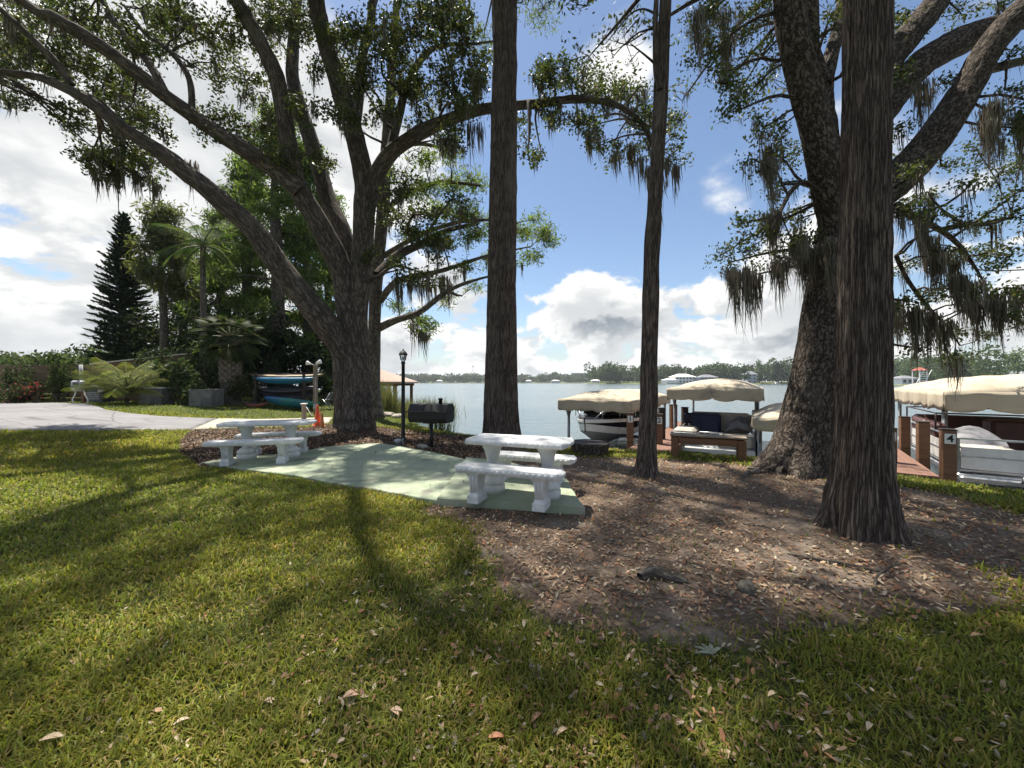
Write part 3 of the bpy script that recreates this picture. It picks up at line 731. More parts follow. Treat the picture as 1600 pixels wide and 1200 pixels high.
OAKB = [(30,60,50),(85,95,42),(25,140,26),(110,180,28),(150,105,50),(205,150,48),(215,60,42),(255,30,42),(165,258,36),(225,262,32),(195,258,24),(140,245,20),(290,45,40),(350,60,34),
  (385,125,38),(405,200,36),(345,185,30),(420,45,42),(470,25,42),(540,60,38),(560,125,32),(525,180,28),(600,60,42),(640,55,44),(685,35,50),(725,60,42),(690,125,42),(740,110,34),
  (650,165,32),(618,130,28),(480,175,24),(430,250,26),(500,250,22),(600,180,26),(700,215,28),(735,170,24),(510,110,24),(60,20,46),(120,30,40),(20,100,30),(330,120,22),(180,200,26),(240,200,22),
  (842,120,20),(868,125,26),(850,165,22),(900,125,26),(938,128,26),(962,155,28),(1000,180,28),(928,195,22),(897,190,20),(955,235,22),(1008,232,26),(1040,195,26),(1052,245,20),(825,250,18),(980,130,18),(830,215,14),
  (610,340,26),(650,350,28),(690,390,26),(630,420,26),(670,430,24),(560,40,30),(640,290,22),(585,400,18),(720,330,22)]
OAKB += [(q[0]+random.uniform(-26,26), q[1]+random.uniform(-24,24), q[2]*random.uniform(.6,.95)) for q in OAKB if random.random() < .75]
oak.blobs(pxblobs(OAKB, D0-0.6, 1.5, 1.1), sprays=20, leaf=0.115, aspect=.5, per=44, sig=0.135, moss=0.24, mlen=(0.3,0.95))
# crown above the frame, which shades the patio and the lawn
cb = []
for ln in (1, 2, 3, 6):                              # along those limbs: trunk C, trunk E, limb B, limb G
    c = oak.lines[ln]; c = c[c[:,2] > 11.8]
    for q in c[::3]:
        for _ in range(1 if ln == 6 else (3 if ln == 2 else 2)):
            o_ = RNG.normal(0,1,3)*np.array([1.15,1.15,.55]); x_, y_, z_ = q[:3]+o_; r_ = RNG.uniform(.45,.85)
            if z_ > y_+2.0+r_ or abs(x_) > 1.36*y_+r_: cb.append((x_, y_, z_, r_))
for k in range(74): cb.append((RNG.uniform(-2.6,3.8), RNG.uniform(5.2,8.0), RNG.uniform(13.2,16.0), RNG.uniform(.45,.85)))
for k in range(26):
    x_, y_, z_ = RNG.uniform(-12,-1), RNG.uniform(8.5,13), RNG.uniform(15.5,18); cb.append((x_, y_, z_, RNG.uniform(.5,.9)))
oak.blobs(cb, sprays=13, leaf=0.13, per=22, sig=0.17, moss=0.1)
oak.limb_moss(step=0.36, prob=0.5, n=20, lo=0.25, hi=0.85, skip=0.36)
oak.beards([P(px, py, D0-0.8) for px, py in ((150,262),(165,275),(185,270),(215,270),(240,285),(300,255),(690,215),(705,215),(735,195),(750,195),(860,175),(905,175),(935,215),(960,240),(1000,245),(1012,260),(1040,250),(1055,260),(1030,285),(985,225),(920,205),(640,430),(655,440),(690,430),(700,445),(620,440),(670,440))], n=46, spread=0.10, lo=0.8, hi=1.7)
oak.finish()

# ------------------------------------------------------------------ bald cypress just behind the oak
b = G(586, 652); D1 = b.y
cy2 = Tree('bald_cypress', 'slim bald cypress rising directly behind the big oak trunk', 'tree', (b.x, b.y, b.z), bark='bark_plain')
c2 = [(586,656,24,0),(584,600,21,0),(585,520,20,0),(589,430,19,0),(598,330,20,0),(604,230,17,0),(612,120,14,0),(620,0,11,0),(630,-120,6,0)]
cy2.limb(pxlimb(c2, D1), 'trunk', n=20, seg=0.15, ridge=0.015, knob=.08, flare=rootflare(4,0.2,0.4,0.5,b.z))
for sp in ([(593,512,13,0),(620,500,11,-.4),(655,488,10,-.8),(685,465,9,-1),(705,452,7,-1.2),(735,440,5,-1.4),(790,425,2,-1.6)],[(594,470,12,0),(620,440,11,-.6),(660,430,9,-1),(700,420,7,-1.2),(760,400,5,-1.5),(830,385,2,-1.8)],
           [(600,330,10,0),(640,300,9,-.5),(690,285,7,-1),(750,290,4,-1.5)],[(700,455,6,-1.2),(716,462,4,-1.2),(722,462,2,-1.2)],[(600,400,10,0),(660,365,8,-.6),(730,345,6,-1),(800,345,3,-1.4)],[(606,230,9,0),(660,225,7,0),(720,240,3,0)]):
    cy2.limb(pxlimb(sp, D1), 'limb', n=10, seg=0.15, knob=.1)
FB = [(648,497,18),(668,510,16),(655,520,12),(640,300,24),(670,290,22),(705,285,22),(740,280,22),(690,330,24),(730,330,24),(650,370,24),(690,375,22),(740,370,24),(780,350,22),(815,360,22),(845,365,20),(860,375,14),(825,400,18),(770,405,20),(720,415,18),(660,250,22),(700,240,20),(620,270,16),(740,450,12),(700,470,12),(840,345,14),(620,480,14)]
cy2.blobs(pxblobs(FB, D1-0.8, 1.0), sprays=34, leaf=0.20, aspect=0.20, per=36, sig=0.18, base=(0.125,0.175,0.045), alt=(0.18,0.20,0.06), flatz=0.5, moss=0.12, mlen=(0.3,0.8), down=0.35)
cy2.beards([P(px,py,D1-1) for px,py in ((645,505),(655,515),(660,520),(665,520),(700,460),(690,440),(640,440),(660,445),(680,445),(625,450),(650,430),(700,435),(712,430))], n=30, spread=0.09, lo=0.6, hi=1.5)
cy2.finish('feather')

# ------------------------------------------------------------------ tall cypresses standing free
b = G(784, 691); Dc = b.y
cyc = Tree('bald_cypress', 'tall straight cypress trunk behind the nearer picnic table, its foot by the water', 'tree', (b.x, b.y, b.z), bark='bark_cyp')
cc = [(784,700,66,0),(784,680,57,0),(783,640,52,0),(783,590,48.5,0),(784,450,43.5,0),(786,300,40,0),(788,150,37.5,0),(789,0,36,0),(791,-200,31,0),(794,-420,24,0),(797,-620,12,0)]
cyc.limb(pxlimb(cc, Dc), 'trunk', n=110, seg=0.06, ridge=0.034, k=20, fv=0.9, knob=0.05, flare=rootflare(6,1.0,0.30,0.16,b.z), seed=3)
fb = [(-0.3+RNG.normal()*2.0, Dc+RNG.normal()*2.0, z, RNG.uniform(0.5,0.9)) for z in np.linspace(14.8,21,26)]
cyc.blobs(fb, sprays=14, leaf=0.22, aspect=0.16, per=20, sig=0.2, base=(0.10,0.14,0.04), flatz=0.4, moss=0.08, down=0.35)
cyc.blobs(pxblobs([(815,5,10,0),(840,0,9,0)], Dc, 0), sprays=14, leaf=0.2, aspect=0.16, per=18, sig=0.15, base=(0.10,0.13,0.04), flatz=0.5, moss=0, down=0.4)
cyc.finish('feather')

b = G(1010, 741); Dt = b.y
thin = Tree('slim_cypress', 'slim leaning cypress with a broken top branch, standing right of the nearer picnic table', 'tree', (b.x, b.y, b.z), bark='bark_cyp')
ct = [(1009,748,44,0),(1010,735,35,0),(1011,700,30,0),(1013,640,27.5,0),(1014,560,26,0),(1017,450,25,0),(1022,330,23.5,0),(1029,200,22,0),(1036,90,21,0),(1040,0,19,0),(1046,-150,16,0),(1052,-400,10,0),(1056,-650,5,0)]
thin.limb(pxlimb(ct, Dt), 'trunk', n=48, seg=0.05, ridge=0.016, k=14, fv=0.9, knob=0.08, flare=rootflare(5,0.4,0.14,0.35,b.z), seed=5)
for sp in ([(1031,140,12,-.1),(1026,110,11,-.14),(1024,60,9,-.17),(1025,10,8,-.18),(1028,-60,6,-.2)],[(1028,105,5,0),(1015,92,4.5,0),(1000,80,3.5,0),(985,68,2,0)],
           [(1024,22,5,-.1),(1005,14,4,0),(985,22,3,.1),(965,45,2,.2),(945,70,1.2,.25)],[(1025,45,4,-.1),(1000,50,3,-.1),(975,70,2,-.1),(955,92,1.2,-.1)],[(1000,28,2.5,0),(988,40,2,0),(972,60,1.2,0)]):
    thin.limb(pxlimb(sp, Dt), 'limb', n=10, seg=0.06, knob=.15)
thin.blobs(pxblobs([(955,80,10,0),(975,40,11,0),(990,60,9,0),(1005,35,9,0),(965,65,9,0),(985,95,8,0)], Dt, 0), sprays=34, leaf=0.09, aspect=0.12, per=9, sig=0.06, base=(0.11,0.11,0.055), flatz=0.8, moss=0, down=0.6)
fb = [(b.x+0.3+RNG.normal()*1.0, Dt+RNG.normal()*1.0, z, RNG.uniform(0.4,0.7)) for z in np.linspace(10,14.5,14)]
thin.blobs(fb, sprays=12, leaf=0.2, aspect=0.16, per=18, sig=0.17, base=(0.10,0.14,0.04), flatz=0.4, moss=0, down=0.35)
thin.finish('feather')

b = G(1342, 828); Dr = b.y
cyr = Tree('bald_cypress', 'massive fluted cypress trunk, nearest to the viewer, right of the dirt patch', 'tree', (b.x, b.y, b.z), bark='bark_cyp')
cr = [(1342,862,122,0),(1342,830,112,0),(1343,790,104,0),(1345,750,97,0),(1347,700,93,0),(1349,620,88,0),(1350,500,85,0),(1351,400,83,0),(1353,200,78,0),(1355,0,74,0),(1358,-300,66,0),(1362,-800,52,0),(1368,-1500,30,0),(1372,-2100,14,0)]
def fluted(th, z, t):
    q = np.exp(-np.maximum(z-0.0,0)/0.42)
    return 1+q*(0.18+0.20*np.cos(5*th+0.8)+0.15*np.cos(8*th+2.0)+0.07*np.cos(13*th))+0.035*np.cos(7*th+0.5+0.25*z)*np.exp(-np.maximum(z,0)/3.0)
crw = pxlimb(cr, Dr)
cyr.limb(crw[:11], 'trunk', n=190, m=400, ridge=0.024, k=34, fv=1.3, knob=0.03, flare=fluted, seed=8)
cyr.limb([tuple(np.array(crw[9])*[1,1,1,.9])]+crw[10:], 'upper_trunk', n=24, m=60, ridge=0.01, k=20, fv=1, seed=8)
fb = [(b.x+0.2+RNG.normal()*1.7, Dr+RNG.normal()*1.7, z, RNG.uniform(0.5,0.9)) for z in np.linspace(10,17,24)]
cyr.blobs(fb, sprays=12, leaf=0.22, aspect=0.16, per=18, sig=0.2, base=(0.10,0.14,0.04), flatz=0.4, moss=0.05, down=0.35)
cyr.finish('feather')

# ------------------------------------------------------------------ leaning oak at the right
b = G(1242, 737); Do = b.y
ok2 = Tree('live_oak', 'dark leaning live oak with heavy forking limbs, behind the nearest cypress trunk', 'tree', (b.x, b.y, b.z), bark='bark_oak')
kw = dict(n=72, seg=0.055, ridge=0.020, k=15, fv=4.5, knob=0.07)
ok2.limb(pxlimb([(1240,765,128,0),(1243,735,112,0),(1252,700,98,0),(1262,650,88,0),(1272,600,82,0),(1283,540,78,0),(1293,480,76,0),(1303,420,74,0),(1312,370,76,0),(1320,330,80,0),(1326,290,72,.05),(1340,240,50,.1)], Do), 'trunk', flare=rootflare(6,2.2,0.22,0.40,b.z), seed=2, **kw)
kw.update(n=44, seg=0.07)
for sp in ([(1312,365,62,0),(1302,320,60,-.1),(1290,270,58,-.2),(1274,200,56,-.3),(1258,130,56,-.4),(1243,70,54,-.5),(1235,20,52,-.55),(1228,-60,46,-.7),(1200,-200,34,-.9),(1150,-380,18,-1.1)],
           [(1322,340,52,.1),(1352,315,54,.15),(1395,285,54,.2),(1440,240,52,.2),(1480,185,50,.2),(1515,130,46,.15),(1545,75,42,.1),(1590,25,38,0),(1660,-30,32,-.2),(1780,-120,20,-.4)],
           [(1330,300,40,.3),(1360,210,44,.5),(1395,150,44,.6),(1440,100,42,.7),(1490,70,40,.8),(1550,45,36,.9),(1640,20,28,1),(1800,-10,16,1.1)],
           [(1330,270,36,.4),(1350,180,40,.6),(1380,110,40,.7),(1420,55,38,.8),(1465,0,34,.9),(1520,-90,26,1.0),(1600,-220,14,1.1)],
           [(1314,330,32,.35),(1306,270,30,.5),(1296,200,27,.7),(1290,140,25,.85),(1298,90,22,.95),(1310,45,20,1.1),(1318,-20,16,1.2),(1320,-120,9,1.3)],
           [(1292,130,22,.8),(1270,80,26,.9),(1265,30,30,1.0),(1262,-30,28,1.1),(1250,-120,20,1.2),(1225,-260,10,1.3)],
           [(1300,330,14,-.1),(1280,300,11,-.3),(1255,285,8,-.5),(1235,300,7,-.6),(1220,330,5,-.7),(1205,360,3,-.8)],
           [(1400,320,16,.3),(1430,340,13,.4),(1470,360,11,.5),(1500,385,9,.6),(1525,420,6,.7),(1545,455,3,.8)],
           [(1470,360,9,.5),(1510,350,8,.6),(1545,350,6,.7),(1580,340,3,.8)],
           [(1400,400,9,.3),(1420,440,8,.4),(1450,480,7,.5),(1480,510,5,.6),(1500,540,3,.7)],
           [(1530,110,16,.1),(1560,105,14,.2),(1600,95,12,.3),(1650,90,7,.4)]):
    ok2.limb(pxlimb(sp, Do), 'limb', seed=len(ok2.lines)+3, **(kw if sp[0][2] > 20 else dict(n=12, seg=0.1, knob=.15)))
RB = [(1100,30,30),(1110,80,30),(1125,130,26),(1140,60,32),(1150,110,28),(1160,170,28),(1180,30,32),(1190,90,28),(1175,140,24),(1195,200,26),(1210,240,24),(1180,250,22),(1230,190,20),(1220,290,22),(1245,240,18),(1120,10,30),
  (1215,340,22),(1190,370,24),(1160,395,22),(1140,410,18),(1175,430,18),(1210,400,22),(1235,370,20),(1255,340,20),(1270,380,16),(1125,400,14),(1155,350,14),(1275,300,14),
  (1410,240,18),(1430,270,18),(1400,200,16),(1450,300,18),(1470,260,16),(1420,330,20),(1460,340,20),(1500,350,22),(1540,350,22),(1580,340,22),(1550,390,24),(1510,400,22),(1580,400,24),(1470,400,20),(1430,410,20),(1450,450,20),(1490,450,20),(1520,470,18),(1560,460,20),(1590,450,18),(1420,470,16),(1410,510,14),(1460,520,16),(1500,520,16),(1540,530,13),(1590,500,14),(1440,545,11),(1490,560,9),
  (1530,240,22),(1560,270,24),(1590,300,24),(1590,200,24),(1560,190,20),(1570,140,22),(1600,240,24),(1520,285,18),(1410,60,18),(1430,20,22),(1500,20,22),(1560,10,24),(1480,130,14),(1590,80,18),(1410,110,14),(1300,20,18),(1280,60,14),(1400,20,20),(1620,160,30),(1640,300,30),(1630,420,26)]
ok2.blobs(pxblobs(RB, Do+0.3, 1.0, 1.1), sprays=40, leaf=0.066, aspect=.5, per=52, sig=0.09, mw=.5, moss=0.20, mlen=(0.35,0.9), mossn=30)
cb = [(5.2+RNG.normal()*2.6, Do+RNG.normal()*2.2, RNG.uniform(8.5,12.0), RNG.uniform(0.5,0.9)) for k in range(34)]
ok2.blobs(cb, sprays=9, leaf=0.12, per=16, sig=0.16, moss=0.1)
ok2.beards([P(px,py,Do-0.2+random.uniform(-.5,.6)) for px,py in ((1195,250),(1205,255),(1200,230),(1210,330),(1205,340),(1250,370),(1255,390),(1240,380),(1165,420),(1180,430),(1150,425),(1140,420),(1215,410),(1225,405),(1292,380),(1270,390),(1440,330),(1410,320),(1455,370),(1460,390),(1465,400),(1490,400),(1500,430),(1520,440),(1525,470),(1555,460),(1560,470),(1550,160),(1545,170),(1540,190),(1400,470),(1405,490),(1430,480),(1450,490),(1475,500),(1440,130),(1450,140),(1590,450),(1595,180),(1130,20),(1090,20),(1135,60))], n=120, spread=0.075, lo=0.5, hi=1.3, wd=.5)
ok2.beards([P(1296,372,Do-.6), P(1298,385,Do-.6), P(1297,400,Do-.6)], n=80, spread=0.04, lo=0.7, hi=1.2, wd=.5)
ok2.limb_moss(step=0.5, prob=0.25, n=14, lo=0.12, hi=0.45, skip=0.45)
ok2.finish()
# ------------------------------------------------------------------ trees beyond the driveway, left
def bg_cypress(px, py, ytop, d, lab, wpx=16, spread=2.6, nb=30, base=(0.105,0.150,0.042), ystart=0.15, mossp=0.2, name='bald_cypress', r=(0.6,1.0), mlen=(0.5,1.4)):
    x0, z0 = (px-CX)/F*d, gz((px-CX)/F*d, d); zt = EYE+(HY-ytop)/F*d; H = zt-z0
    t = Tree(name, lab, 'tree', (x0, d, z0), 'tall trees beyond the driveway', 'bark_plain')
    rb = wpx*.5/F*d
    t.limb([(x0,d,z0-.3,rb*1.4),(x0,d,z0+.5,rb),(x0+.1,d,z0+H*.35,rb*.85),(x0-.1,d,z0+H*.7,rb*.55),(x0,d,zt-.2,0.04)], 'trunk', n=14, seg=0.35, knob=.08, ridge=0.01)
    B = []
    for k in range(nb):
        q = ystart+(1-ystart)*((k+.5)/nb); a = k*2.4+random.uniform(-.5,.5); sp = spread*(1.05-q**2.2)*random.uniform(0.35,1.0)
        B.append((x0+math.cos(a)*sp, d+math.sin(a)*sp, z0+H*q, random.uniform(*r)))
    t.blobs(B, sprays=20, leaf=0.34, aspect=0.24, per=26, sig=0.27, base=base, alt=(base[0]*1.7,base[1]*1.5,base[2]*1.3), flatz=0.42, moss=mossp, mlen=mlen, down=0.3, mossn=12)
    return t.finish('feather')
bg_cypress(432, 640, 175, 24, 'tall dense cypress above the left end of the kayak rack', 22, 3.6, 50, ystart=0.10)
bg_cypress(480, 640, 230, 26, 'tall cypress above the right end of the kayak rack', 18, 3.0, 40, base=(0.10,0.145,0.04), ystart=0.12)
bg_cypress(385, 640, 255, 27, 'tall cypress directly behind the stubby boot-covered palm', 18, 3.2, 40, base=(0.09,0.135,0.038), ystart=0.08)
bg_cypress(345, 640, 330, 28, 'dark cypress between the slender palm and the stubby palm', 16, 2.8, 30, base=(0.08,0.12,0.034), ystart=0.05)
bg_cypress(285, 640, 370, 29, 'dark leafy cypress between the moss-draped tree and the slender palm', 14, 2.4, 24, base=(0.075,0.11,0.034), ystart=0.05)
bg_cypress(254, 640, 325, 24, 'bare grey-trunked cypress with a flat mossy crown beside the conical pine', 13, 2.0, 15, base=(0.10,0.115,0.045), ystart=0.55, mossp=0.5, mlen=(0.6,1.6))
bg_cypress(512, 640, 300, 30, 'feathery cypress seen just left of the big oak trunk', 14, 2.6, 30, base=(0.10,0.15,0.04), ystart=0.1)
# dark long moss curtain on low branches above the kayaks is part of the cypresses; conical pine:
def norfolk(px, ytop, d):
    x0 = (px-CX)/F*d; z0 = gz(x0, d); H = EYE+(HY-ytop)/F*d-z0
    root = thing('norfolk_pine', 'dark conical pine with tiered branches at the left skyline', 'tree', (x0, d, z0))
    v,f,u,_ = limb([(0,0,-.3,.22),(0,0,H*.4,.15),(0,0,H*.8,.07),(0,0,H,.015)], n=10, seg=0.4); mesh_np('trunk', v, f, M['bark_plain'], root, uv=u)
    A = []; Bp = []; C = []; Dr_ = []
    z = 0.8
    while z < H-.15:
        q = 1-z/H; L = 0.18+2.3*q**0.8; nb = 8; ph = random.uniform(0,6.28)
        for k in range(nb):
            a = ph+6.283*k/nb+random.uniform(-.12,.12); l = L*random.uniform(0.62,1.15)
            dirv = np.array([math.cos(a), math.sin(a), random.uniform(-.06,.12)+0.35*(z/H)]); st = np.array([0,0,z]); en = st+dirv*l
            A.append(st); Bp.append(en)
            m = int(12+46*l)
            s = RNG.uniform(0.15,1.03,m)[:,None]; side = np.array([-math.sin(a), math.cos(a), 0])
            wv = RNG.uniform(-1,1,(m,1))*(0.34*np.minimum(l,2.0)*0.42)*(1-s*0.6)
            C.append(st+dirv*l*s+side*wv+np.array([0,0,1])*(0.06+0.12*np.abs(wv)+0.10*s*s)); Dr_.append(np.repeat((dirv*0.9+np.array([0,0,0.55]))[None],m,0)+side*np.sign(wv)*.5)
        z += 0.22+0.13*q
    v,f,u = thin_tubes(np.array(A), np.array(Bp), 0.03, 0.008, 0.03); tag(mesh_np('branches', v, f, M['bark_plain'], root, uv=u), kind='stuff')
    C = np.vstack(C); v,f,c = leaf_quads(C, 0.34, 0.30, tint(len(C),(0.028,0.048,0.026),.35), dirs=np.vstack(Dr_))
    tag(mesh_np('crown', v, f, M['plant'], root, smooth=False, col=c), kind='stuff')
norfolk(193, 337, 26)

def frond(L, n, droop, lw, ll, ang):
    """rachis points and leaflets of one palm frond leaving along +X at angle ang"""
    pts = []; x = z = 0.0; a = ang
    for k in range(n+1):
        pts.append(np.array([x,0,z])); x += math.cos(a)*L/n; z += math.sin(a)*L/n; a -= droop/n
    return np.array(pts)
def palm(name, lab, px, ycrown, d, wpx, nf, L, boots=False, group=None, fan=False, base=(0.075,0.11,0.034), z0=None, upr=None):
    x0 = (px-CX)/F*d; z0 = gz(x0, d) if z0 is None else z0; zc = EYE+(HY-ycrown)/F*d; H = zc-z0; r = wpx*.5/F*d
    root = thing(name, lab, 'palm', (x0, d, z0), 0, group)
    v,f,u,_ = limb([(0,0,-.2,r*1.15),(0,0,.3,r),(.02,0,H*.5,r*(1.0 if boots else .85)),(0,0,H,r*(.95 if boots else .7))], n=18, seg=0.12, ridge=0.006, knob=.04)
    mesh_np('trunk', v, f, M['bark_plain'], root, uv=u)
    if boots:
        bm_ = MB(); k = 0; zz_ = 0.9
        while zz_ < H:
            for j in range(9):
                a = 6.283*j/9+(0.35 if k % 2 else 0); c, s_ = math.cos(a), math.sin(a)
                p0 = Vector((c*r*.93, s_*r*.93, zz_)); e = Vector((-s_,c,0)); tip = p0+Vector((c*0.10, s_*0.10, 0.20))
                bm_.raw([p0-e*.09, p0+e*.09, tip+e*.045, tip-e*.045, p0-e*.07+Vector((0,0,.10)), p0+e*.07+Vector((0,0,.10))], [(0,1,2,3),(3,2,5,4),(0,3,4),(1,5,2)])
            zz_ += 0.13; k += 1
        tag(bm_.build('leaf_boots', M['wood_grey'], root), kind='stuff')
    for k in range(nf):
        a = k*2.399; el_ = 1.35-(2.0 if fan else 2.1)*(k/nf); Lf = L*random.uniform(.85,1.1)
        if upr: el_ = upr[0]-(upr[0]-upr[1])*(k/nf)
        fr = frond(Lf, 10, 0.9+0.5*random.random(), 0, 0, el_)
        ca, sa = math.cos(a), math.sin(a); Rm = np.array([[ca,-sa,0],[sa,ca,0],[0,0,1]])
        V = []; Fc = []; C = []
        m = 26; rows = []
        idx_ = np.linspace(2,10,m)
        if fan: idx_ = np.linspace(5.0,6.0,m)
        for i, q in enumerate(idx_):
            i0 = int(min(q,9)); p = fr[i0]*(1-(q-i0))+fr[min(i0+1,10)]*(q-i0); tg = fr[min(i0+1,10)]-fr[i0]; tg /= np.linalg.norm(tg)+1e-9
            for sd_ in (-1,1):
                if fan:
                    th = sd_*(i/m)*1.6; dv = tg*math.cos(th)+np.array([0,1,0])*math.sin(th)+np.array([0,0,-.18]); ll = Lf*.48
                else:
                    dv = tg*.55+np.array([0,sd_,0])*.75+np.array([0,0,-.40]); ll = Lf*.30*math.sin(0.35+2.5*(i/m))
                dv /= np.linalg.norm(dv); up = np.cross(dv, tg+np.array([0,.01,.2])); up /= np.linalg.norm(up)+1e-9
                w_ = Lf*0.8/m*0.21 if not fan else 0.018
                b0 = len(V); V += [p-up*w_, p+up*w_, p+dv*ll*.6+up*w_*.9+np.array([0,0,-.02]), p+dv*ll+np.array([0,0,-.10*ll]), p+dv*ll*.6-up*w_*.9+np.array([0,0,-.02])]
                Fc += [(b0,b0+1,b0+2,b0+4),(b0+4,b0+2,b0+3,b0+3)]
        V = np.array(V)@Rm.T+np.array([0,0,H])
        c = np.repeat(tint(len(V)//5, base, .3, (0.13,0.11,0.05), .1), 5, 0)
        me = bpy.data.meshes.new('frond'); me.from_pydata([tuple(q) for q in V], [], [f_ if f_[2] != f_[3] else f_[:3] for f_ in [tuple(q) for q in Fc]])
        ca_ = me.color_attributes.new('Col','FLOAT_COLOR','POINT'); ca_.data.foreach_set('color', c.astype(np.float32).ravel()); me.materials.append(M['plant'])
        fo = link(bpy.data.objects.new('frond', me), root)
        rb = MB(); rb.tube([tuple(Rm@q+np.array([0,0,H])) for q in fr[::2]], [0.03,0.025,0.02,0.015,0.01,0.005], 5); rb.build('rachis', M['plant_stem'], fo)
    return root
M['plant_stem'] = mat('green_stem', (0.10,0.115,0.04), (0.08,0.085,0.035), 5, 0.6)
palm('slender_palm', 'slender tall palm with a smooth grey trunk beyond the lawn', 317, 385, 20, 10, 20, 2.3, base=(0.06,0.095,0.03))
palm('cabbage_palm', 'stout palm with a criss-cross boot-covered trunk left of the kayak rack', 360, 530, 17.2, 27, 40, 1.5, boots=True, fan=True, base=(0.040,0.060,0.024))
palm('young_palm', 'short bushy palm clump with arching yellow-green fronds beside the meter box', 198, 619, 15.3, 5, 36, 1.75, base=(0.17,0.195,0.05), upr=(1.5,.55))

# shrubs and creepers: leafy mounds with their own stems
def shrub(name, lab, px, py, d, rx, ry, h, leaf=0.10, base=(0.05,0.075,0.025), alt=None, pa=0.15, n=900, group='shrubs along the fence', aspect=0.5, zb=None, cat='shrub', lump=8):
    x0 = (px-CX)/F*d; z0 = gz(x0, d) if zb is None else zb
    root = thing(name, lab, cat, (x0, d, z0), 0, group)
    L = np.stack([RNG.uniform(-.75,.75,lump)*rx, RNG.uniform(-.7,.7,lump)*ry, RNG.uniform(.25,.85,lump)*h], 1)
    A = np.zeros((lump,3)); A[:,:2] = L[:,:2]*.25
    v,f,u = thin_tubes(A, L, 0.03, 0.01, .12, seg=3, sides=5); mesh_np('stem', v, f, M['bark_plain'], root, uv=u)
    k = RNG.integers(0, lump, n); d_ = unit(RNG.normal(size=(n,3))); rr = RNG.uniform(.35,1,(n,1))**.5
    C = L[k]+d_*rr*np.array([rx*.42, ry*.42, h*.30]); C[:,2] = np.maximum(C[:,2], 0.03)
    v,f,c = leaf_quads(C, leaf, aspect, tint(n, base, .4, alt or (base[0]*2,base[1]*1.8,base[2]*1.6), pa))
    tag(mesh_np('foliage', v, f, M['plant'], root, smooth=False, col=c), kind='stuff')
    return root
G0 = 'shrubs along the fence'
for a in (('flowering_shrub','red-flowering shrub at the far left edge of the driveway',18,0,15.0,.9,.5,.95,.09,(0.035,0.05,0.02),(0.30,0.085,0.085),.14,1500),
          ('fence_creeper','dark creeper mound on the fence left of the red bromeliad',32,0,15.7,.7,.3,1.5,.10,(0.035,0.055,0.02),None,.12,1100),
          ('flowering_shrub','small shrub with crimson leaves at the driveway edge, left of the meter box',58,0,15.1,.45,.35,.85,.12,(0.03,0.045,0.02),(0.26,0.04,0.055),.28,600),
          ('fence_creeper','tall leafy creeper climbing over the fence top left of the meter box',92,0,15.6,.6,.3,1.9,.11,(0.05,0.075,0.025),(0.11,0.14,0.05),.25,1500),
          ('leafy_shrub','shrub with broad dark leaves between the two grey boxes',282,0,16.3,1.0,.6,1.75,.20,(0.045,0.07,0.03),(0.12,0.15,0.06),.2,900),
          ('fence_creeper','dark creeper heaped over the fence behind the slender palm',275,0,17.6,2.1,.6,2.45,.13,(0.028,0.042,0.018),None,.08,2400),
          ('fence_creeper','leafy creeper spilling over the sloping fence above the first grey box',238,0,16.6,.9,.35,2.35,.12,(0.035,0.052,0.02),(0.09,0.11,0.04),.2,1400),
          ('leafy_shrub','low spiky shrub at the foot of the second grey box',300,0,15.9,.6,.4,.75,.22,(0.06,0.08,0.035),None,.2,350),
          ('leafy_shrub','ivy and low shrub around the foot of the stubby palm',372,0,16.9,.75,.5,1.3,.12,(0.045,0.06,0.022),(0.14,0.12,0.05),.2,1100),
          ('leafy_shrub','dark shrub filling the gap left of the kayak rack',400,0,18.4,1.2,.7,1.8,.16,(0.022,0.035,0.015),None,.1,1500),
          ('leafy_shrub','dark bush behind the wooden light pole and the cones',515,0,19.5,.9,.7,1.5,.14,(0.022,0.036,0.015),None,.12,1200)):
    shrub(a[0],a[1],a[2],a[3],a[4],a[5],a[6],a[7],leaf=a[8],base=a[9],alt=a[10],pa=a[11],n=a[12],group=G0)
for px, d, rx, h, lab in ((60,30,4.2,3.1,'rounded green tree behind the far left fence'),(115,33,3.6,2.9,'small leafy tree behind the fence near the conical pine'),(150,29,3.0,3.9,'bushy tree at the foot of the conical pine'),(10,34,3.0,3.2,'low tree beside the distant house roof')):
    t = shrub('garden_tree', lab, px, 0, d, rx, 2.0, h, leaf=0.30, base=(0.055,0.08,0.03), n=2600, group='trees behind the fence', cat='tree', lump=14)
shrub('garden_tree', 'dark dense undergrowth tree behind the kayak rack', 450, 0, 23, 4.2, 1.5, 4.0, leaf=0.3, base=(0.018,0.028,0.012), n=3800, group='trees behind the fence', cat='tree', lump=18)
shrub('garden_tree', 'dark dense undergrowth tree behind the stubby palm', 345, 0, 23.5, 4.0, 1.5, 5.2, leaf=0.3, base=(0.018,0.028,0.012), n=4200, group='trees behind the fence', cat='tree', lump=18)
shrub('garden_tree', 'dark dense undergrowth tree behind the creeper-covered fence', 255, 0, 25, 4.0, 1.5, 5.0, leaf=0.3, base=(0.02,0.03,0.014), n=3800, group='trees behind the fence', cat='tree', lump=18)

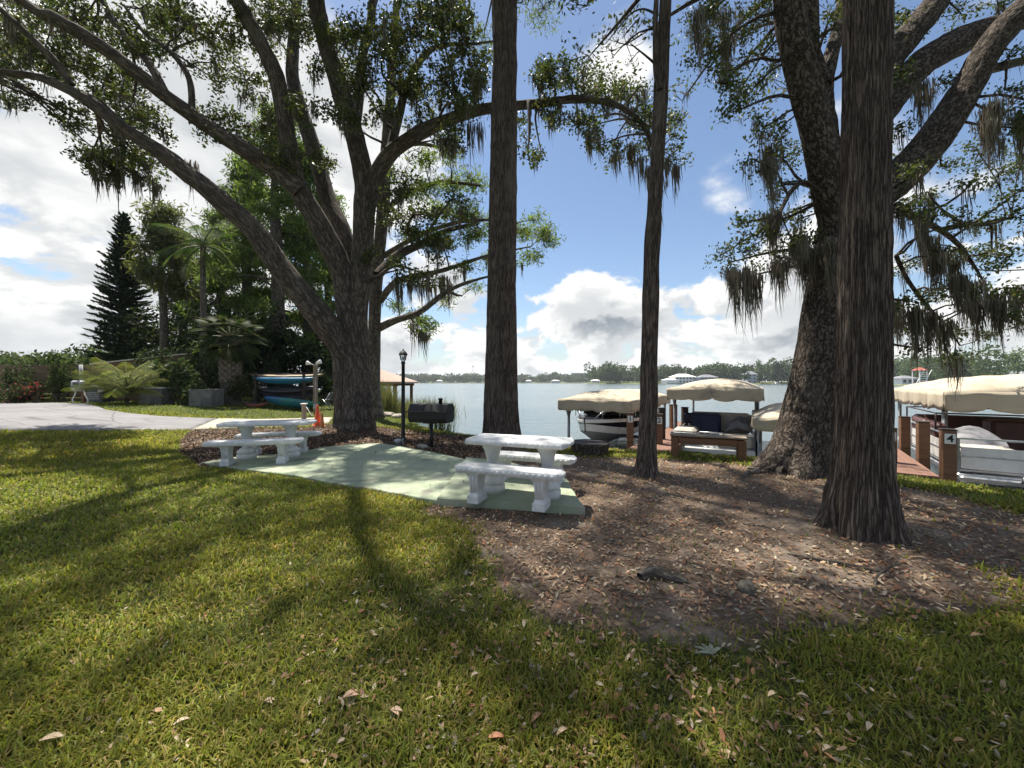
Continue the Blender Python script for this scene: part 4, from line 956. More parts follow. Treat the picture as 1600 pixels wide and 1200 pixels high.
# far trees over the lake: masses far off, single ones where they stand out
def far_mass(name, line, n, hlo, hhi, wl, leaf, per, base, depth, lab):
    line = np.array(line, float); L = np.r_[0, np.cumsum(np.hypot(*np.diff(line, axis=0).T))]
    t = RNG.uniform(0, L[-1], n); x = np.interp(t, L, line[:,0]); y = np.interp(t, L, line[:,1])
    off = RNG.uniform(4, depth, n); q = np.hypot(x, y); x = x+x/q*off; y = y+y/q*off
    h = RNG.uniform(hlo, hhi, n)*(1+0.25*n2(x, y, 0.03, 4)); Cs = []; cols = []
    for i in range(n):
        k = per; d = unit(RNG.normal(size=(k,3))); rr = RNG.uniform(.3,1,(k,1))**.5; ww = wl*RNG.uniform(.7,1.3)
        c = np.array([x[i], y[i], 1.0+h[i]*.52])+d*rr*np.array([ww, ww, h[i]*.48]); Cs.append(c)
        cols.append(tint(k, np.array(base)*RNG.uniform(.7,1.35), .3))
    C = np.vstack(Cs); C[:,2] = np.maximum(C[:,2], .3)
    v,f,c = leaf_quads(C, leaf, .75, np.vstack(cols))
    return tag(mesh_np(name, v, f, M['plant'], None, smooth=False, col=c), lab, 'trees', kind='stuff')
far_mass('far_woods', FARL[1:-1], 560, 11, 20, 9, 4.2, 50, (0.060,0.078,0.042), 90, 'hazy low line of trees on the far side of the lake')
far_mass('peninsula_woods', PEN[:6], 200, 13, 23, 6.5, 2.2, 140, (0.058,0.082,0.034), 45, 'rounded green trees along the nearer far shore')
far_mass('shore_woods', PEN[5:10], 90, 11, 19, 5.5, 1.3, 300, (0.062,0.092,0.036), 40, 'green wooded bank across the water at the right edge')
def far_tree(px, d, h, wd, lab, base, nl=700, leaf=1.3):
    x0 = (px-CX)/F*d; root = thing('shore_tree', lab, 'tree', (x0, d, 0.4), 0, 'single trees on the far shore')
    v,f,u,_ = limb([(0,0,-1,.45),(0,0,h*.4,.3),(0,0,h*.9,.08)], n=8, seg=1.0); mesh_np('trunk', v, f, M['bark_plain'], root, uv=u)
    lp = 12; L = np.stack([RNG.uniform(-.7,.7,lp)*wd, RNG.uniform(-.7,.7,lp)*wd, h*RNG.uniform(.35,.95,lp)], 1); L[:,:2] *= (1.15-L[:,2:3]/h)
    k = RNG.integers(0,lp,nl); C = L[k]+RNG.normal(0,1,(nl,3))*np.array([wd*.22,wd*.22,h*.07])
    v,f,c = leaf_quads(C, leaf, .7, tint(nl, base, .35)); tag(mesh_np('crown', v, f, M['plant'], root, smooth=False, col=c), kind='stuff')
far_tree(1185, 352, 22, 5.5, 'tall pale tree rising above the far tree line left of the leaning oak', (0.12,0.16,0.075))
far_tree(1060, 420, 18, 7, 'rounded tree behind the white waterside house', (0.05,0.075,0.03))
far_tree(1110, 400, 16, 6, 'dark tree behind the grey waterside house', (0.035,0.055,0.026))
far_tree(1150, 380, 18, 7, 'dark spreading tree left of the tall pale shore tree', (0.032,0.05,0.024))
far_tree(1163, 318, 13, 5, 'leafy tree in front of the tall grey far house', (0.05,0.075,0.03))
far_tree(1215, 345, 18, 6, 'dark tree next to the leaning oak trunk on the far shore', (0.026,0.042,0.022))
far_tree(1590, 185, 17, 6.5, 'bright green tree on the far bank at the right edge', (0.10,0.15,0.05), 1500, .9)
far_tree(1015, 430, 17, 7, 'rounded tree on the far shore behind the slim leaning cypress', (0.06,0.088,0.036))
# ------------------------------------------------------------------ concrete picnic sets
def loft_rect(mb, secs):
    """secs: (z, half x, half y, cx)"""
    vs = []
    for z, hx, hy, cx in secs: vs += [(cx-hx,-hy,z),(cx+hx,-hy,z),(cx+hx,hy,z),(cx-hx,hy,z)]
    n = len(secs); fs = [(3,2,1,0), tuple(range(4*n-4,4*n))]
    for k in range(n-1):
        for i in range(4):
            j = (i+1) % 4; fs.append((k*4+i, k*4+j, k*4+4+j, k*4+4+i))
    return mb.raw(vs, fs)
def slab_top(L, W, T, curve=0.0, z=0.0, rnd=0.06):
    """bevelled plank, optionally curved, with softened ends"""
    n = 25; mb = MB(); rows = []
    prof = [(-.92,0),(-1,.30),(-1,.72),(-.95,.93),(-.86,1),(.86,1),(.95,.93),(1,.72),(1,.30),(.92,0)]
    vs = []
    for i in range(n):
        t = -1+2*i/(n-1); e = max(0, (abs(t)*L/2-(L/2-rnd))/rnd); s = math.sqrt(max(0.02, 1-e*e*0.75)); x = t*L/2; yc = curve*(1-t*t)
        for py, pz in prof: vs.append((x+random.uniform(-.002,.002), yc+py*W/2*s, z+pz*T-(T*.25*e*e*(1 if pz > .5 else -1))+random.uniform(-.0015,.0015)))
    m = len(prof); fs = [tuple(range(m)), tuple((n-1)*m+k for k in range(m-1,-1,-1))]
    for i in range(n-1):
        for k in range(m):
            j = (k+1) % m; fs.append((i*m+j, i*m+k, (i+1)*m+k, (i+1)*m+j))
    return mb.raw(vs, fs)
def carved_edge(L, W, T, z, side):
    mb = MB(); k = int(L/0.075)
    for i in range(k):
        x = -L/2+0.08+(L-0.16)*i/(k-1)
        mb.lathe((x, side*(W/2-0.004), z+T*.5), [(0.004,-T*.30),(0.024,-T*.18),(0.028,0),(0.024,T*.18),(0.004,T*.30)], 6, sx=1.1, sy=.45)
    return mb
def bench(lab, c, rz, L, legsp, z0, curve=0.0):
    root = thing('concrete_bench', lab, 'bench', (c[0], c[1], z0), rz, 'white concrete picnic furniture')
    W, T, H = 0.33, 0.085, 0.455
    slab_top(L, W, T, curve, H-T).build('seat_slab', M['concrete_white'], root)
    for s in (-1,1): tag(carved_edge(L-.06, W, T, H-T, s).build('carved_edge', M['concrete_white'], root), kind='stuff')
    for s in (-1,1):
        mb = MB(); x = s*legsp/2
        loft_rect(mb, [(0,.075,.135,x),(.085,.075,.135,x),(.10,.06,.115,x),(.14,.052,.10,x),(.24,.056,.105,x),(.32,.066,.12,x),(H-T,.085,.15,x)])
        for fy in (-1,1):
            for k in (-1,0,1):
                mb.tube([(x+k*.033, fy*.102, .13),(x+k*.035, fy*.108, .24),(x+k*.045, fy*.13, .34)], .013, 6)
        mb.build('leg', M['concrete_white'], root)
    return root
def table(lab, c, rz, L, W, sp, z0):
    root = thing('concrete_table', lab, 'table', (c[0], c[1], z0), rz, 'white concrete picnic furniture')
    T, H = 0.075, 0.745
    slab_top(L, W, T, 0, H-T, .05).build('table_top', M['concrete_white'], root)
    for s in (-1,1): tag(carved_edge(L-.06, W, T, H-T, s).build('carved_edge', M['concrete_white'], root), kind='stuff')
    for s in (-1,1):
        x = s*sp/2
        p = MB(); p.lathe((x,0,0), [(.10,.19),(.085,.26),(.082,.36),(.09,.45),(.115,.55),(.155,.63),(.185,H-T)], 24, sx=.85, sy=1.15, flute=12, fd=.035); ped = p.build('pedestal', M['concrete_white'], root)
        q = MB(); q.lathe((x,0,0), [(.17,0),(.172,.09),(.15,.10),(.15,.11),(.165,.125),(.168,.15),(.155,.175),(.13,.185),(.125,.20),(.10,.215)], 26); q.build('pedestal_base', M['concrete_white'], ped)
    return root
A1 = R(-20.5)
bench('white concrete bench nearest the viewer, in front of the nearer picnic table', (-0.045,4.70), A1, 1.40, .84, SZ)
table('white concrete table with two fluted pedestals on the right-hand green slab', (0.10,5.15), A1, 1.42, .64, .78, SZ)
bench('white concrete bench behind the nearer picnic table, towards the lake', (0.28,5.86), A1, 1.40, .84, .045)
A2 = R(15)
bench('white concrete bench in front of the farther, left-hand picnic table', (-4.86,7.27), A2, 1.66, .92, PZ, -0.05)
table('white concrete table of the farther set, left on the patio', (-4.96,7.84), A2, 1.72, .66, .80, PZ)
bench('white concrete bench behind the farther table, nearest the oak', (-5.08,8.40), A2, 1.66, .92, PZ-.02, 0.05)

# ------------------------------------------------------------------ grill, lamp, cones, posts
g = G(674, 699)
gr = thing('pedestal_grill', 'black iron charcoal grill on a single post behind the patio', 'grill', g, R(-14))
MB().tube([(0,0,-.1),(0,0,.62)], .045, 12).build('post', M['black_iron'], gr)
zb = 0.62; Lg = .98; sec = [(-.20,0),(-.26,.10),(-.27,.26),(-.15,.44),(.13,.46),(.25,.36),(.27,.26),(.26,.10),(.20,0)]
body = MB(); lo = [p for p in sec if p[1] <= .27]; n = len(lo)
def extr(mb, poly, x0, x1):
    n = len(poly); vs = [(x0,p[0],p[1]+zb) for p in poly]+[(x1,p[0],p[1]+zb) for p in poly]
    return mb.raw(vs, [tuple(range(n)), tuple(range(2*n-1,n-1,-1))]+[(i, n+i, n+(i+1) % n, (i+1) % n) for i in range(n)])
extr(MB(), [(-.20,0),(-.26,.10),(-.27,.255),(.27,.255),(.26,.10),(.20,0)], -Lg/2, Lg/2).build('firebox', M['black_iron'], gr)
ld = extr(MB(), [(-.275,.262),(-.15,.44),(.13,.46),(.25,.38),(.275,.262)], -Lg/2-.008, -.10).build('lid', M['black_iron'], gr)
ld2 = extr(MB(), [(-.275,.262),(-.15,.44),(.13,.46),(.25,.38),(.275,.262)], -.085, Lg/2+.008).build('lid', M['black_iron'], gr)
hd = MB(); hd.tube([(-Lg/2-.04,-.33,zb+.27),(.28,-.33,zb+.27)], .016, 8)
for x in (-.45,-.1,.25): hd.tube([(x,-.33,zb+.27),(x,-.26,zb+.275)], .012, 6)
hd.build('handle_bar', M['rust_iron'], ld)
MB().lathe((.22,.05,zb+.45), [(.045,0),(.045,.10),(.06,.10),(.06,.13),(.02,.14)], 14).build('chimney', M['black_iron'], ld2)
MB().box((0,0,zb-.01), (.3,.3,.03)).build('mount_plate', M['black_iron'], gr)

lp = G(630, 689); H = EYE+(HY-545)/F*lp.y-lp.z
lm = thing('lamp_post', 'thin black garden lamp post with a glass lantern beside the grill', 'lamp post', lp)
MB().lathe((0,0,-.05), [(.085,0),(.085,.12),(.06,.16),(.052,.2),(.05,H*.5),(.045,H-.36),(.06,H-.35),(.06,H-.31),(.035,H-.29)], 14).build('pole', M['black_iron'], lm)
lan = MB().lathe((0,0,H-.36), [(.03,0),(.062,.05),(.098,.17),(.098,.20),(.05,.205)], 6, smooth=False).build('lantern_glass', M['glass'], lm)
cg = MB()
for k in range(6):
    a = 6.283*k/6; cg.tube([(math.cos(a)*.066, math.sin(a)*.066, H-.31),(math.cos(a)*.10, math.sin(a)*.10, H-.165)], .007, 5)
cg.build('lantern_frame', M['black_iron'], lm)
MB().lathe((0,0,H-.165), [(.125,0),(.115,.03),(.06,.10),(.02,.125),(.022,.14),(.005,.165)], 12).build('lantern_cap', M['black_iron'], lm)
MB().lathe((0,0,H-.30), [(.02,0),(.03,.05),(.012,.09)], 8).build('bulb', M['white_paint'], lan)
wl = G(622, 697); ww = thing('well_light', 'low grey garden fixture at the foot of the lamp post', 'garden light', wl)
MB().lathe((0,0,-.03), [(.07,0),(.07,.13),(.09,.14),(.09,.19),(.03,.21)], 10).build('housing', M['grey_paint'], ww); MB().tube([(.12,0,-.03),(.12,0,.2)], .012, 6).build('stake', M['grey_paint'], ww)

def cone(px, py, h, mat_, lab):
    c = G(px, py); t = thing('traffic_cone', lab, 'traffic cone', c, R(20), 'orange cones by the oak')
    MB().box((0,0,.02), (h*.42,h*.42,.04), bev=.012).build('base', mat_, t)
    MB().lathe((0,0,.04), [(h*.17,0),(h*.16,.02),(h*.045,h-.06),(h*.03,h-.04)], 18).build('cone_body', mat_, t)
cone(496, 666, .72, M['orange'], 'taller bright orange traffic cone left of the oak trunk')
cone(503, 667, .50, M['orange_faded'], 'shorter faded orange traffic cone touching the oak side')
c = G(493, 646); Hq = EYE+(HY-570)/F*c.y-c.z
t = thing('light_pole', 'weathered wooden pole with two floodlights beside the kayak rack', 'pole', c)
MB().box((0,0,Hq/2-.1), (.14,.14,Hq+.2), bev=.01).build('post', M['wood_grey'], t)
for s, dz in ((-1,.0),(1,.10)):
    f = MB().tube([(0,-.05,Hq-.05+dz*.5),(s*.12,-.1,Hq+.03+dz*.5)], .02, 6).build('bracket', M['grey_paint'], t)
    MB().lathe((0,0,0), [(.03,-.10),(.05,-.04),(.085,.06),(.09,.09),(.07,.10)], 12).build('floodlight', M['white_paint'], f).matrix_local = Matrix.Translation((s*.2,-.14,Hq+.05+dz*.5)) @ Matrix.Rotation(s*R(75),4,'Y')
MB().box((.02,-.09,.30), (.12,.06,.2), bev=.01).build('outlet_box', M['grey_paint'], t)
MB().tube([(.05,-.085,.4),(.05,-.085,Hq*.75)], .012, 6).build('conduit', M['grey_paint'], t)
c = G(475, 657); t = thing('hose_post', 'short grey wooden post with a white cap and a tap', 'post', c)
MB().box((0,0,.27), (.13,.13,.66), bev=.008).build('post', M['wood_grey'], t); MB().box((0,0,.615), (.19,.19,.035), bev=.008).build('cap', M['white_paint'], t)
tp = MB().tube([(.06,0,.48),(.12,-.03,.48),(.14,-.04,.44)], .014, 6).build('tap', M['steel'], t); MB().tube([(.09,-.05,.52),(.20,-.05,.36),(.32,-.05,.18)], .016, 6).build('hose_pipe', M['white_paint'], t)

# ------------------------------------------------------------------ kayak rack
KD = 17.0; kz = gz((440-CX)/F*KD, KD)
rk = thing('kayak_rack', 'dark timber kayak rack at the edge of the lawn, under the cypresses', 'rack', ((444-CX)/F*KD, KD, kz), R(4))
for x in (-1.0, 1.0):
    for y in (-.35,.35): MB().box((x,y,.72), (.09,.09,1.6)).build('upright', M['wood_dark'], rk)
    for z in (.42,.78,1.12): MB().box((x,0,z), (.08,.95,.07)).build('arm', M['wood_dark'], rk)
MB().box((0,.36,1.48), (2.3,.06,.10)).build('top_rail', M['wood_dark'], rk)
def kayak(lab, mat_, px, py, d, L, rz=4, tilt=0, roll=0, wd=.66, ht=.30, open_=True):
    p = P(px, py, d); root = thing('kayak', lab, 'kayak', p, 0, 'kayaks by the rack')
    root.rotation_euler = (R(roll), R(tilt), R(rz))
    m, n = 25, 14; vs = []
    for i in range(m):
        t_ = -1+2*i/(m-1); s = max(0.03, (1-abs(t_)**2.4))**.72; up = .12*abs(t_)**3
        for k in range(n):
            a = 6.283*k/n; c_, s_ = math.cos(a), math.sin(a)
            vs.append((t_*L/2, c_*wd/2*s*(1-.18*max(-s_,0)), up+s_*ht/2*(s*.85+.15)*(1.0 if s_ < 0 else .55)))
    fs = [(i*n+k, i*n+(k+1)%n, (i+1)*n+(k+1)%n, (i+1)*n+k) for i in range(m-1) for k in range(n)]+[tuple(range(n-1,-1,-1)), tuple((m-1)*n+k for k in range(n))]
    MB().raw(vs, fs, True).build('hull', mat_, root)
    ck = MB(); q = [(.42*math.cos(6.283*k/20)-.1, .21*math.sin(6.283*k/20), ht*.29) for k in range(21)]; ck.tube(q, .018, 6, cap=False).build('cockpit_rim', M['kayak_dark'], root)
    MB().box((-.1,0,ht*.22), (.62,.34,.05), bev=.02).build('seat', M['kayak_dark'], root)
    return root
kayak('bright blue kayak on the top tier of the rack', M['kayak_blue'], 444, 594, KD-.25, 2.65, 4, 0, -10, ht=.36).location.z += 0
kayak('long tan kayak behind the blue one on top of the rack', M['kayak_tan'], 448, 588.5, KD+.35, 3.2, 4, 0, 0, ht=.32)
kayak('dark kayak on the middle tier of the rack', M['kayak_dark'], 450, 608, KD-.1, 2.6, 4, -1, 20)
kayak('black kayak on the lower tier of the rack', M['kayak_dark'], 455, 616, KD+.1, 2.5, 4, 0, 30)
kayak('blue and green kayak lying tilted under the rack', M['kayak_mix'], 455, 629, KD-.45, 2.3, 6, 7, -35, ht=.36)
kayak('faded red kayak lying on the lawn left of the rack', M['kayak_red'], 399, 632.5, KD-.6, .95, 4, 2, 0, wd=.4, ht=.24)
t = thing('folding_chair', 'dark folded chairs behind the cones under the bush', 'chair', P(512, 636, 17.5), R(10))
t.location.z = gz(t.location.x, t.location.y)
for y in (-.2,.2): MB().tube([(-.25,y,0),(.15,y,.75)], .02, 6).build('leg', M['alu'], t); MB().tube([(.22,y,0),(-.15,y,.45)], .02, 6).build('leg', M['alu'], t)
MB().box((0,0,.42), (.42,.42,.03)).build('seat', M['kayak_dark'], t); MB().box((.12,0,.64), (.04,.42,.22)).build('backrest', M['kayak_dark'], t)

# ------------------------------------------------------------------ fence, boxes, meter
def fence(lab, a, b_, z0a, z0b, hta, htb, nsec, rows, cap=None):
    a, b_ = Vector(a), Vector(b_); d = (b_-a); L = d.length; rz = math.atan2(d.y, d.x)
    root = thing('board_fence', lab, 'fence', (a.x, a.y, min(z0a,z0b)), rz, 'brown board fences'); zr = min(z0a,z0b); s = L/nsec
    for i in range(nsec+1):
        q = i/nsec; zz_ = z0a*(1-q)+z0b*q-zr; h = hta*(1-q)+htb*q
        MB().box((i*s,.05,zz_+h/2-.1), (.10,.10,h+.22)).build('post', M['fence'], root)
    for i in range(nsec):
        q0, q1 = i/nsec, (i+1)/nsec
        for r in range(rows):
            f0, f1 = r/rows, (r+1)/rows-.012
            def zz2(q, f): return (z0a*(1-q)+z0b*q-zr)+(hta*(1-q)+htb*q)*f+random.uniform(-.004,.004)
            y0 = -.012+random.uniform(-.006,.006); x0, x1 = i*s+.004, (i+1)*s-.004
            vs = [(x0,y0,zz2(q0,f0)),(x1,y0,zz2(q1,f0)),(x1,y0,zz2(q1,f1)),(x0,y0,zz2(q0,f1))]; vs += [(v[0],y0-.022,v[2]) for v in vs]
            MB().raw(vs, [(0,1,2,3),(7,6,5,4),(0,4,5,1),(1,5,6,2),(2,6,7,3),(3,7,4,0)]).build('board', M['fence'], root)
    if cap:
        cp = MB(); cp.bar((0,-.02,z0a-zr+hta+.03),(L,-.02,z0b-zr+htb+.03), .2, .05); cp.build('cap_rail', cap, root)
    return root
def pt(px, d): x = (px-CX)/F*d; return (x, d), gz(x, d)
(p0, z0), (p1, z1) = pt(-140, 16.0), pt(140, 16.2)
fence('brown horizontal board fence behind the shrubs at the far left', p0, p1, z0, z1, EYE+(HY-569)/F*16-z0, EYE+(HY-570)/F*16.2-z1, 5, 9)
(p0, z0), (p1, z1) = pt(141.5, 16.25), pt(300, 18.0)
fence('board fence with a pale sloping cap rising behind the bushy palm', p0, p1, z0, z1, EYE+(HY-570)/F*16.3-z0, EYE+(HY-553)/F*18-z1, 4, 10, M['tan_wall'])
def gbox(lab, px, ytop, d, wpx, mat_, capmat, name='utility_box', cat='utility box'):
    (p, z) = pt(px, d); h = EYE-(ytop-HY)/F*d-z; wd = wpx/F*d
    t = thing(name, lab, cat, (p[0], p[1], z), R(3)); MB().box((0,0,h/2-.08), (wd,wd*.8,h+.12), bev=.015).build('body', mat_, t)
    MB().box((0,0,h), (wd*1.06,wd*.86,.05), bev=.015).build('lid', capmat, t)
    if mat_ is M['dark_grey']:
        for k in range(4): MB().box((0,-wd*.4-.006,h*.25+k*h*.14), (wd*.7,.012,.03)).build('louvre', M['grey_paint'], t)
    return t
gbox('dark grey air conditioning unit between the meter box and the bushy palm', 156, 606, 15.7, 27, M['dark_grey'], M['dark_grey'])
gbox('grey concrete box with a white lid right of the bushy palm', 246, 606, 15.9, 33, M['old_concrete'], M['white_paint'])
gbox('second grey box, at the foot of the slender palm', 323, 609, 15.9, 34, M['old_concrete'], M['old_concrete'])
(p, z) = pt(131, 15.0); h = EYE+(HY-570)/F*15-z
t = thing('meter_post', 'thin service post with a white conduit at the end of the driveway', 'post', (p[0],p[1],z))
MB().box((0,0,h*.30-.1), (.10,.10,h*.6+.2)).build('post', M['wood_brown'], t); MB().tube([(-.02,-.06,h*.55),(-.05,-.06,h)], .055, 10).build('conduit', M['grey_paint'], t)
MB().lathe((.0,-.08,h*.55), [(.05,-.1),(.07,0),(.05,.1)], 10).build('fitting', M['steel'], t)
(p, z) = pt(122, 14.8)
t = thing('meter_box', 'pale grey meter box standing on two bowed pipes by the driveway', 'meter box', (p[0],p[1],z))
MB().box((0,0,.68), (.44,.20,.42), bev=.05).build('cabinet', M['grey_paint'], t); MB().box((.02,-.105,.76), (.22,.02,.10), bev=.008).build('window', M['window_dark'], t); MB().box((-.06,-.108,.56), (.10,.012,.06)).build('plate', M['white_paint'], t)
for pts in ([(-.08,0,.5),(-.12,0,.32),(-.22,0,.16),(-.16,0,-.05)],[(.22,0,.52),(.26,0,.34),(.38,0,.14),(.36,0,-.05)]): MB().tube(pts, .022, 8).build('pipe', M['white_paint'], t)
for dx_, nm in ((.52,.66),(.78,.5)):
    MB().lathe((dx_,.1,nm-.06), [(.02,0),(.09,.02),(.09,.10),(.02,.12)], 12).build('gauge', M['white_paint'], t)

# house roof beyond the fence, boathouse on the lake
def hip(mb, w_, d_, h, z, ov=.4, ridge=.35):
    x, y = w_/2+ov, d_/2+ov; r = w_/2*ridge
    mb.raw([(-x,-y,z),(x,-y,z),(x,y,z),(-x,y,z),(-r,0,z+h),(r,0,z+h),(-x,-y,z-.12),(x,-y,z-.12),(x,y,z-.12),(-x,y,z-.12)],
           [(0,1,5,4),(1,2,5),(2,3,4,5),(3,0,4),(0,6,7,1),(1,7,8,2),(2,8,9,3),(3,9,6,0),(9,8,7,6)]); return mb
(p, z) = pt(8, 44); t = thing('neighbour_house', 'white house with a dark roof edge behind the far left fence', 'house', (p[0]-2,p[1],z), R(8))
hw = EYE+(HY-561)/F*44-z
MB().box((0,0,hw/2), (9,7,hw)).build('wall', M['pale_wall'], t); hip(MB(), 9, 7, .75, hw+.08, .5, .5).build('roof', M['grey_roof'], t)
for x in (-2.5,0,2.5): f = MB().box((x,-3.52,1.6), (1.2,.08,1.2)).build('window', M['window_dark'], t); MB().box((x,-3.55,.95), (1.4,.14,.08)).build('sill', M['white_paint'], f)
BH = 27.0; bx_ = (566-CX)/F*BH
t = thing('boathouse', 'open boathouse with a pinkish shingle roof over the water behind the reeds', 'boathouse', (bx_, BH, WATER), R(3))
ze = EYE-(599-HY)/F*BH-WATER; hip(MB(), 6.0, 5.0, 1.05, ze+.12, .35, .25).build('roof', M['roof_pink'], t)
MB().box((0,-2.5,ze-.08), (6.2,.12,.2)).build('beam', M['wood_brown'], t); MB().box((0,2.5,ze-.08), (6.2,.12,.2)).build('beam', M['wood_brown'], t)
for x in (-2.9,-1.2,.6,1.2,2.9):
    for y in (-2.5,2.5): MB().box((x,y,ze/2-.6), (.2,.2,ze+.9)).build('post', M['wood_brown'], t)

# reeds, stones, stump, dead wood
def blades(C, L, W, lean, base, alt, pa, seg=3, curl=.6):
    n = len(C); a = RNG.uniform(0,6.283,n); d = np.stack([np.cos(a), np.sin(a), 0*a],1); s = np.stack([-np.sin(a), np.cos(a), 0*a],1)
    Vs = []; le = lean*RNG.uniform(.2,1.3,n)
    for k in range(seg+1):
        q = k/seg; ang = le*(q**1.0)*curl+le*.35
        c = C+np.array([0,0,1.0])*(L*q*np.cos(ang*q))[:,None]+d*(L*q*np.sin(ang))[:,None]
        w_ = (W*(1-q**2.2)*.5+.0004)[:,None]
        Vs += [c-s*w_, c+s*w_] if k < seg else [c]
    V = np.stack(Vs,1); per = 2*seg+1
    f = [(2*k,2*k+1,2*k+3) for k in range(seg-1)]+[(2*k,2*k+3,2*k+2) for k in range(seg-1)]+[(2*seg-2,2*seg-1,2*seg)]
    Fc = (np.array(f)[None]+(np.arange(n)*per)[:,None,None]).reshape(-1,3)
    return V.reshape(-1,3), Fc, np.repeat(tint(n, base, .35, alt, pa), per, 0)
def reeds(name, lab, spots, n, h, base, cat='reeds'):
    C = []
    for (px, d, rx, ry) in spots:
        x0 = (px-CX)/F*d; C.append(np.stack([RNG.normal(x0,rx,n), RNG.normal(d,ry,n), np.full(n,0.0)],1))
    C = np.vstack(C); C[:,2] = np.maximum(gz(C[:,0],C[:,1]), WATER-.1)-.02
    v,f,c = blades(C, RNG.uniform(.6,1.1,len(C))*h, RNG.uniform(.012,.03,len(C)), .55, base, (0.22,0.18,0.09), .28)
    return tag(mesh_np(name, v, f, M['plant'], None, smooth=False, col=c), lab, cat, kind='stuff')
reeds('reed_bed', 'tall green reeds at the water edge behind the lamp post', [(595,20.5,.5,.6),(612,21,.6,.6),(635,22,.7,.6),(660,22.5,.7,.5),(680,23,.6,.5),(600,19,.4,.4),(625,20,.5,.4)], 420, 1.55, (0.10,0.12,0.045))
reeds('reed_clump', 'small clump of reeds in the water just behind the grill', [(690,13.0,.22,.15)], 120, 1.0, (0.07,0.10,0.035))
M['bark_plain2'] = mat('rotten_wood', (0.15,0.135,0.105), (0.05,0.042,0.034), 18, 0.95, bump=1.0, bscale=30)
def stone(px, py, r, lab, mat_=None, fl=.55):
    c = G(px, py); t = thing('shore_stone', lab, 'stone', c, random.uniform(0,3), 'stones on the bank')
    m, n = 9, 14; th = np.linspace(0.02,np.pi-.02,m); ph = np.linspace(0,2*np.pi,n,endpoint=False)
    D = np.stack([np.outer(np.sin(th),np.cos(ph)), np.outer(np.sin(th),np.sin(ph)), np.outer(np.cos(th),np.ones(n))],2).reshape(-1,3)
    rr = r*(1+.28*vnoise(D*1.7+px,3)+.1*vnoise(D*4+py,4)); V = D*rr[:,None]*np.array([1.25,.9,fl]); V[:,2] += r*fl*.35
    ii = np.arange(m*n).reshape(m,n); f = np.array([(ii[i,k], ii[i+1,k], ii[i+1,(k+1)%n], ii[i,(k+1)%n]) for i in range(m-1) for k in range(n)])
    mesh_np('stone_body', V, f, mat_ or M['stone'], t)
stone(606, 650, .24, 'rounded pale stone at the reeds, left of the lamp post'); stone(622, 652, .22, 'pale stone just left of the lamp post'); stone(640, 655, .20, 'grey stone just right of the lamp post')
stone(652, 660, .24, 'large dark round stone left of the grill'); stone(660, 700, .13, 'small pale stone at the foot of the grill post'); stone(1165, 922, .075, 'mossy grey lump among dead leaves on the dirt', M['bark_plain2'], .75); stone(730,694,.1,'pale stone near the shore right of the grill')
s0 = G(922, 708); t = thing('tree_stump', 'wide dark cut tree stump at the waterside right of the picnic table', 'stump', s0)
v,f,u,_ = limb([(0,0,-.15,.40),(0,0,0,.40),(0,0,.15,.42),(0,0,.25,.43)], n=48, m=12, ridge=.03, k=10, fv=3, knob=.12, seed=4); mesh_np('bark_ring', v, f, M['bark_oak'], t, uv=u)
MB().lathe((0,0,.22), [(.42,0),(.40,.02),(.2,.026),(.01,.02)], 28).build('cut_face', M['wood_dark'], t)
def deadlimb(name, lab, pts, cat='branch', br=()):
    ws = []
    for px, py, r, up in pts: q = G(px, py); ws.append((q.x, q.y, q.z+r*.6+up, r))
    t = thing(name, lab, cat, ws[0][:3]); o = np.array(ws[0][:3])
    v,f,u,_ = limb(ws, n=12, seg=.04, knob=.25, ridge=.004, k=20); mesh_np('stem', v-o, f, M['bark_plain'], t, uv=u)
    for bpts in br:
        w2 = []
        for px, py, r, up in bpts: q = G(px, py); w2.append((q.x, q.y, q.z+r*.6+up, r))
        v,f,u,_ = limb(w2, n=8, seg=.03, knob=.2); mesh_np('side_twig', v-o, f, M['bark_plain'], t, uv=u)
deadlimb('fallen_branch', 'long thin fallen branch with a forked tip on the dirt below the nearest cypress', [(1232,865,.012,0),(1270,875,.013,.005),(1320,884,.013,.01),(1372,897,.012,.02),(1388,900,.01,.05)], br=([(1366,924,.010,0),(1370,908,.010,.03),(1386,899,.009,.05),(1403,892,.008,.05)],[(1403,892,.007,.05),(1405,884,.005,.07)]))
deadlimb('fallen_branch', 'short straight stick lying on the dirt left of the nearest cypress', [(1160,818,.006,0),(1195,824,.007,0),(1228,830,.005,0)])
deadlimb('dead_log', 'dark broken chunk of wood lying on the dirt in the foreground', [(1000,905,.035,0),(1018,900,.045,.01),(1045,905,.035,0),(1074,912,.028,0)], 'log')
for k, pts in enumerate(([(1235,745,.10,-.06),(1195,740,.07,-.03),(1165,742,.05,-.02),(1150,750,.02,-.02)],[(1270,745,.08,-.05),(1300,752,.06,-.04),(1320,760,.03,-.03)])):
    pass
deadlimb('surface_root', 'gnarled root running left from the leaning oak over the dirt', [(1225,742,.11,-.05),(1195,738,.07,-.02),(1170,741,.05,-.02),(1152,750,.02,-.02)], 'root')
deadlimb('surface_root', 'pale thin root arching in front of the leaning oak', [(1168,735,.018,.03),(1195,737,.018,.03),(1212,741,.014,.02),(1228,750,.010,0)], 'root')
